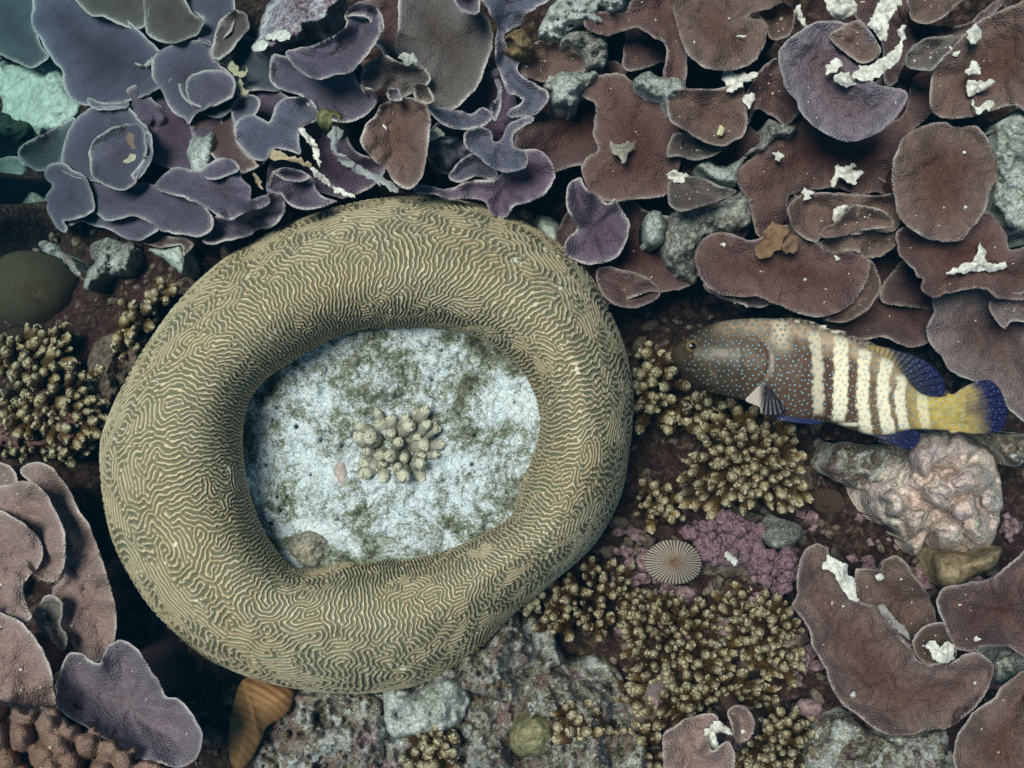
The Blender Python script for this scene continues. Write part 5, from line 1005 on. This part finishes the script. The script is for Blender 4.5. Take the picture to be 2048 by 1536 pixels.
def nodules(label, region, n, z, size, mat, gap, seed, name='nodule_crust'):
    rng = np.random.default_rng(seed); poly = np.asarray(region); c = poly.mean(0)
    root = empty(name, place(c[0], c[1], np.float64(z - 0.05)), label, 'coralline crust')
    ms = []
    for s in range(4):
        p, q = blob_mesh(seed + s, 18, 16, 0.34); me = mesh_np('nodule', p, q); me.materials.append(mat); ms.append(me)
    pts = []; lo, hi = poly.min(0), poly.max(0); tries = 0
    while len(pts) < n * 1.2 and tries < 5000:
        tries += 1; p = rng.uniform(lo, hi)
        if inside(p[None], poly)[0] and all((p[0] - a[0]) ** 2 + (p[1] - a[1]) ** 2 > gap ** 2 for a in pts): pts.append(p)
    for p in pts:
        o = bpy.data.objects.new('nodule', ms[rng.integers(4)]); COL.objects.link(o); o.parent = root
        o.location = Vector(place(p[0], p[1], np.float64(z + rng.normal(0, 0.012)))) - root.location
        s = size * rng.uniform(0.7, 1.35); o.scale = (s, s, s * 1.2); o.rotation_euler = rng.uniform(0, 6.28, 3)
nodules('cluster of knobbly purple pink crust nodules next to the small mushroom coral', px('H', [(310, 210), (420, 180), (500, 130), (600, 140), (700, 190), (690, 290), (760, 340), (860, 320), (870, 420), (800, 520), (740, 500), (700, 420), (640, 380), (560, 360), (480, 360), (420, 330), (350, 270)]), 58, 0.0, 0.0115, M_PURPLE, 13, 40)

def grains():
    rng = np.random.default_rng(91); V, F = [], []; nv = 0; p, q = blob_mesh(90, 5, 6, 0.5)
    pool = np.concatenate([a[rng.integers(0, len(a), 6)] for a in PLATE_TOPS])
    for c in pool:
        s = min(0.0042, 0.0010 + rng.gamma(1.3, 0.0007))
        w = p * s * rng.uniform(0.5, 1.5, 3) + c + np.array([0, 0, s * 0.3])
        V.append(w); F.append(q + nv); nv += len(w)
    link('sand_grains', mesh_np('sand_grains', np.concatenate(V), np.concatenate(F)), M_FLAKE, kind='stuff', label='tiny white sand grains scattered on the plate corals')
grains()

# ------------------------------------------------------------------ loose rubble in the gaps
def rubble():
    rng = np.random.default_rng(77); V, F = [], []; nv = 0
    pr = [blob_mesh(60 + s, 7, 7, 0.45) for s in range(8)]
    for k in range(3000):
        x = rng.uniform(-420, 2480); y = rng.uniform(380, 1850)
        if np.hypot((x - 735) / 500, (y - 890) / 460) < 1: continue
        z = float(ground_z(np.array([x]), np.array([y]))[0])
        p, q = pr[rng.integers(8)]
        s = rng.gamma(2.2, 0.0034) + 0.003
        a = rng.uniform(0, 6.28); ca, sa = math.cos(a), math.sin(a)
        w = p * s * rng.uniform(0.6, 1.4, 3)
        w = np.stack([w[:, 0] * ca - w[:, 1] * sa, w[:, 0] * sa + w[:, 1] * ca, w[:, 2]], 1) + place(np.float64(x), np.float64(y), np.float64(z + s * 0.4))
        V.append(w); F.append(q + nv); nv += len(w)
    link('rubble', mesh_np('rubble', np.concatenate(V), np.concatenate(F)), mat_plain('brown rubble', (0.035, 0.022, 0.016), (0.22, 0.17, 0.135), 45, 0.9, 0.01), kind='stuff', label='loose coral rubble scattered over the reef rock')
rubble()
def crust_bits():
    rng = np.random.default_rng(78); V, F = [], []; nv = 0
    pr = [blob_mesh(70 + s, 9, 9, 0.5) for s in range(6)]
    for k in range(800):
        x = rng.uniform(1230, 2060); y = rng.uniform(1020, 1560)
        if fbm(np.array([x / 70]), np.array([y / 70]), 0, 12, 2)[0] < 0.05: continue
        z = float(ground_z(np.array([x]), np.array([y]))[0]); p, q = pr[rng.integers(6)]
        s = rng.gamma(3, 0.0026) + 0.003
        w = p * s * rng.uniform(0.7, 1.3, 3) + place(np.float64(x), np.float64(y), np.float64(z + s * 0.6))
        V.append(w); F.append(q + nv); nv += len(w)
    link('crust_rubble', mesh_np('crust_rubble', np.concatenate(V), np.concatenate(F)), mat_plain('pink crust bits', (0.07, 0.025, 0.03), (0.40, 0.26, 0.28), 60, 0.9, 0.01), kind='stuff', label='pink crusted coral bits between the finger corals')
crust_bits()

# ------------------------------------------------------------------ the fish
def lattice_spots(lo, hi, gap, seed):
    rng = np.random.default_rng(seed); out = []; y = lo[1]; r = 0
    while y < hi[1]:
        x = lo[0] + (gap / 2 if r % 2 else 0)
        while x < hi[0]:
            out.append((x + rng.normal(0, gap * 0.16), y + rng.normal(0, gap * 0.16))); x += gap
        y += gap * 0.8; r += 1
    return np.array(out)
_sp = {}
def spot_dist(x, y, gap, seed):
    key = (gap, seed)
    if key not in _sp: _sp[key] = lattice_spots((1330, 590), (2040, 920), gap, seed)
    S = _sp[key]; best = np.full(len(x), 1e9)
    for k in range(0, len(x), 4000):
        dx = x[k:k + 4000, None] - S[None, :, 0]; dy = y[k:k + 4000, None] - S[None, :, 1]
        best[k:k + 4000] = (dx * dx + dy * dy).min(1)
    return np.sqrt(best)

def lerp(a, b, t): return a + (b - a) * np.asarray(t)[..., None]

BARS = [  # cream bars: centre line (K x, K y) pairs, half width, strength
    ([(650, 110), (640, 200), (650, 300)], 48, 0.50), ([(835, 190), (850, 330), (855, 450), (860, 650)], 36, 0.62), ([(985, 215), (990, 400), (985, 560), (975, 690)], 46, 1.0), ([(1125, 290), (1120, 450), (1115, 600), (1140, 770)], 40, 1.0),
    ([(1260, 340), (1235, 470), (1235, 620), (1265, 770)], 42, 1.0), ([(1345, 440), (1330, 540), (1335, 640), (1360, 740)], 34, 0.95), ([(1460, 530), (1465, 640), (1480, 745)], 34, 0.7)]

def fish_colour(x, y, part='body'):
    kx, ky = (x - 1340) * 2.8927, (y - 600) * 2.8927
    n = fbm(x / 22, y / 22, 0, 71, 3)
    brown = np.array([0.105, 0.056, 0.034]); tan = np.array([0.56, 0.40, 0.27]); cream = np.array([0.92, 0.80, 0.60]); yellow = np.array([0.50, 0.36, 0.10]); navy = np.array([0.007, 0.007, 0.042]); head_shade = np.array([0.045, 0.033, 0.018])
    N = len(x); c = np.tile(brown, (N, 1))
    topline = np.interp(kx, [0, 130, 320, 560, 760, 1010, 1200, 1350, 1500], [300, 190, 118, 105, 130, 210, 305, 420, 545])
    back = sstep(190, 10, ky - topline + 40 * n) * sstep(120, 350, kx)
    c = lerp(c, tan, 0.95 * back)
    c = lerp(c, head_shade, 0.93 * sstep(780, 220, kx) * (1 - 0.6 * sstep(120, 15, ky - topline) * sstep(200, 340, kx)))  # dark olive head, with the shadow over the front painted into the skin
    c = lerp(c, np.array([0.26, 0.18, 0.11]), 0.5 * sstep(0.15, 0.55, n) * sstep(620, 300, kx) * sstep(150, 300, kx))
    rear = sstep(980, 1330, kx)
    c = lerp(c, np.array([0.30, 0.21, 0.11]), 0.6 * rear)
    yel = sstep(1330, 1480, kx)
    c = lerp(c, yellow, 0.92 * yel)
    c = c * (1 + 0.22 * fbm(x / 9, y / 9, 0, 78, 3))[:, None]
    for line, hw, s in BARS:
        lx, ly = zip(*line); cx = np.interp(ky, ly, lx)
        edge = np.abs(kx - cx + 9 * fbm(x / 7, y / 7, 0, 75, 2))
        sf = 9 if s > 0.6 else 34
        m = sstep(0.86 * hw + sf, 0.86 * hw - sf, edge) * sstep(ly[0] - 25, ly[0] + 15, ky) * sstep(ly[-1] + (25 if s > 0.6 else 60), ly[-1] - (5 if s > 0.6 else 90), ky) * s
        col = cream * (1 - 0.25 * yel[:, None]) + np.array([0.75, 0.62, 0.24]) * 0.25 * yel[:, None]
        c = c * (1 - m[:, None]) + col * m[:, None]
    m = sstep(16, 4, np.abs(ky - 720)) * sstep(960, 1000, kx) * sstep(1100, 1070, kx)       # the two middle bars join at the belly
    c = lerp(c, cream, m)
    dark = sstep(1640, 1860, kx + 60 * n * 0.5 - 0.15 * (ky - 640))
    if part == 'body':
        c = lerp(c, navy, dark)
        d_ = spot_dist(x, y, 12.5, 5); big = 1.0
        c = lerp(c, np.array([0.05, 0.03, 0.03]), sstep(3.6, 2.2, d_) * (0.85 - 0.5 * sstep(700, 900, kx)) * sstep(1900, 1400, kx))
        c = lerp(c, np.array([0.34, 0.70, 0.84]), sstep(1.9, 0.6, d_) * (0.5 + 0.45 * sstep(250, 500, kx)) * sstep(40, 130, kx))
    else:
        if part == 'tail': c = lerp(c, navy, dark)
        elif part == 'dorsal': c = lerp(lerp(c * 0 + np.array([0.24, 0.16, 0.04]), np.array([0.02, 0.02, 0.03]), sstep(1250, 1330, kx + (330 - ky) * 0.5)), navy, sstep(1330, 1500, kx + (330 - ky) * 0.35))
        elif part == 'spines': c = lerp(np.tile(np.array([0.09, 0.065, 0.045]), (N, 1)), np.array([0.55, 0.5, 0.42]), sstep(0.1, 0.6, fbm(kx / 60, ky / 14, 0, 4, 2)))
        elif part == 'anal': c = lerp(np.tile(np.array([0.035, 0.03, 0.05]), (N, 1)), navy, sstep(1150, 1350, kx))
        elif part == 'pectoral': c = lerp(np.tile(np.array([0.42, 0.36, 0.31]), (N, 1)), np.array([0.010, 0.009, 0.016]), sstep(505, 545, kx - 0.0 * ky))
        elif part == 'pelvic': c = np.tile(np.array([0.015, 0.018, 0.075]), (N, 1))
        if part in ('tail', 'dorsal', 'anal'):
            d_ = spot_dist(x, y, 10.5, 6)
            c = lerp(c, np.array([0.09, 0.18, 0.48]), 0.75 * sstep(1.6, 0.4, d_))
    return np.clip(c, 0, 0.9)

ZF = 0.135
def fish():
    root = empty('grouper', place(1690, 770, np.float64(ZF)), 'spotted brown grouper with cream bars, yellow tail base and blue edged fins', 'fish')
    loc = np.array(root.location)
    up = np.array([(4, 318), (25, 275), (60, 238), (130, 190), (220, 146), (320, 119), (430, 108), (560, 105), (680, 118), (800, 145), (900, 178), (1010, 212), (1100, 256), (1200, 306), (1280, 350), (1350, 425), (1410, 505), (1480, 552), (1560, 560), (1640, 548), (1720, 530)], float)
    dn = np.array([(4, 330), (40, 378), (90, 425), (150, 475), (230, 522), (330, 555), (440, 582), (540, 640), (640, 688), (740, 706), (850, 704), (940, 712), (1060, 752), (1170, 782), (1280, 778), (1380, 752), (1460, 748), (1540, 750), (1620, 755), (1700, 758), (1720, 750)], float)
    NS, NTT = 430, 128
    s = np.linspace(0, 1, NS) ** 1.0
    def resample(p):
        q = smooth_open(p); L = np.concatenate([[0], np.cumsum(np.hypot(*np.diff(q, axis=0).T))]); L /= L[-1]
        return np.stack([np.interp(s, L, q[:, 0]), np.interp(s, L, q[:, 1])], 1)
    U, D = px('K', resample(up)), px('K', resample(dn))
    hgt = np.hypot(*(U - D).T)
    wid = np.interp(s, [0, 0.03, 0.10, 0.25, 0.45, 0.65, 0.80, 0.92, 1.0], [0.004, 0.018, 0.042, 0.062, 0.060, 0.045, 0.026, 0.013, 0.006])
    def sheet(sign, nt):
        t = np.linspace(-1, 1, nt); tt = np.sin(t * np.pi / 2)
        S, T = np.meshgrid(np.arange(NS), tt)
        a = (1 + T) / 2
        X = D[S, 0] * (1 - a) + U[S, 0] * a; Y = D[S, 1] * (1 - a) + U[S, 1] * a
        Z = ZF + 0.02 * np.sin((S / NS) * 2.4) + sign * wid[S] * np.sqrt(np.clip(1 - T ** 2, 0, 1)) ** 0.85
        kx, ky = (X - 1340) * 2.8927, (Y - 600) * 2.8927
        if sign > 0:       # gill cover step, cheek and mouth crease
            g = np.hypot((kx - 330) / 230, (ky - 350) / 190)
            Z = Z - 0.0015 * sstep(1.0, 1.04, g) * sstep(1.22, 1.06, g) * (kx > 380)
            Z = Z - 0.005 * np.exp(-((ky - 372 - 0.18 * kx) / 8) ** 2) * sstep(170, 120, kx)
        return X, Y, Z
    parts = []
    X, Y, Z = sheet(1, NTT); w = place(X, Y, Z).reshape(-1, 3)
    i = np.arange(NTT * NS).reshape(NTT, NS)
    q = np.stack([i[:-1, :-1], i[:-1, 1:], i[1:, 1:], i[1:, :-1]], -1).reshape(-1, 4)
    X2, Y2, Z2 = sheet(-1, NTT); w2 = place(X2, Y2, Z2).reshape(-1, 3); w2[:, :2] = w[:, :2]
    q2 = q[:, ::-1] + len(w)
    c = fish_colour(X.ravel(), Y.ravel())
    allw = np.concatenate([w, w2]); allq = np.concatenate([q, q2])
    me = mesh_np('body', allw - loc, allq, color=np.concatenate([c, c]))
    body = link('body', me, M_FISH, root)
    # eye
    (exx, eyy), = px('K', [(128, 268)])
    kk = np.argmin((X - exx) ** 2 + (Y - eyy) ** 2); ez = Z.ravel()[kk]
    p, qq = blob_mesh(3, 14, 18, 0.0)
    pe = p * np.array([0.012, 0.012, 0.007]); rr = np.hypot(p[:, 0], p[:, 1])
    ce = np.where(rr[:, None] < 0.5, np.array([[0.004, 0.004, 0.006]]), np.array([[0.16, 0.11, 0.045]]))
    link('eye', mesh_np('eye', pe + place(np.float64(exx), np.float64(eyy), np.float64(ez + 0.0005)) - loc, qq, color=ce), mat_tint('eye', 0.15), root)
    def fin(name, part, pts, z0, origin, rays, tiltx=0.0, tilty=0.0, step=2.6, th=0.003, jag=0.6):
        o = smooth_outline(px('K', pts), 3.0, jag, 7, 8); v, f = fill(o, step)
        x, y = v[:, 0], v[:, 1]; (ox, oy), = px('K', [origin]); dd = dist(v, o)
        an = np.arctan2(y - oy, x - ox)
        z = z0 + (0.0005 if part == 'pectoral' else 0.0014) * np.cos(an * rays) + tiltx * (x - ox) / 1000 + tilty * (y - oy) / 1000
        t = th * (0.3 + 0.7 * sstep(0, 15, dd))
        a = place(x, y, z); b = place(x, y, z - t); b[:, :2] = a[:, :2]; n = len(v); be = boundary(f)
        side = np.concatenate([np.stack([be[:, 1], be[:, 0], be[:, 0] + n], 1), np.stack([be[:, 1], be[:, 0] + n, be[:, 1] + n], 1)])
        cc = fish_colour(x, y, part)
        if part in ('tail', 'dorsal', 'anal', 'pelvic'): cc = lerp(cc, np.array([0.015, 0.02, 0.12]), 0.35 * sstep(3.2, 1.0, dd) * (np.hypot(x - ox, y - oy) > 40))
        return link(name, mesh_np(name, np.concatenate([a, b]) - loc, np.concatenate([f, f[:, ::-1] + n, side]), color=np.concatenate([cc, cc])), M_FISH, root)
    zt = ZF + 0.02 * math.sin(2.4)
    fin('tail_fin', 'tail', [(1600, 556), (1640, 545), (1700, 505), (1760, 478), (1840, 464), (1895, 498), (1930, 560), (1950, 640), (1942, 710), (1915, 750), (1850, 772), (1760, 775), (1680, 764), (1610, 752)], zt + 0.004, (1500, 650), 70)
    fin('soft_dorsal_fin', 'dorsal', [(1130, 262), (1200, 264), (1300, 288), (1420, 324), (1520, 384), (1580, 458), (1592, 520), (1572, 558), (1530, 568), (1460, 550), (1400, 520), (1340, 450), (1260, 370), (1180, 330)], ZF + 0.018, (1150, 560), 60)
    fin('spiny_dorsal_fin', 'spines', [(600, 116), (640, 106), (760, 108), (880, 142), (910, 152), (900, 160), (1020, 184), (1010, 196), (1110, 224), (1180, 250), (1200, 275), (1180, 320), (1100, 270), (1000, 228), (880, 190), (760, 150), (660, 130)], ZF + 0.016, (850, 700), 90, jag=2.0)
    fin('anal_fin', 'anal', [(1060, 735), (1100, 770), (1180, 790), (1250, 818), (1310, 842), (1370, 864), (1420, 846), (1446, 800), (1436, 762), (1390, 735), (1280, 745), (1160, 750)], ZF + 0.018, (1180, 640), 60)
    fin('pectoral_fin', 'pectoral', [(570, 448), (520, 490), (470, 540), (436, 578), (470, 600), (520, 622), (526, 655), (580, 672), (640, 664), (668, 640), (650, 600), (612, 556), (582, 505)], ZF + 0.068, (575, 450), 46, -0.05, 0.08)
    fin('pelvic_fin', 'pelvic', [(600, 660), (660, 650), (760, 680), (870, 700), (862, 716), (800, 716), (700, 708), (630, 696)], ZF + 0.045, (600, 660), 40, 0.0, 0.1)
    return root

def smooth_open(p, m=14):
    out = []; n = len(p)
    for i in range(n - 1):
        p0, p1, p2, p3 = p[max(i - 1, 0)], p[i], p[i + 1], p[min(i + 2, n - 1)]
        t = (np.arange(m) / m)[:, None]
        out.append(0.5 * (2 * p1 + (p2 - p0) * t + (2 * p0 - 5 * p1 + 4 * p2 - p3) * t ** 2 + (3 * p1 - p0 - 3 * p2 + p3) * t ** 3))
    return np.concatenate(out + [p[-1:]])
fish()
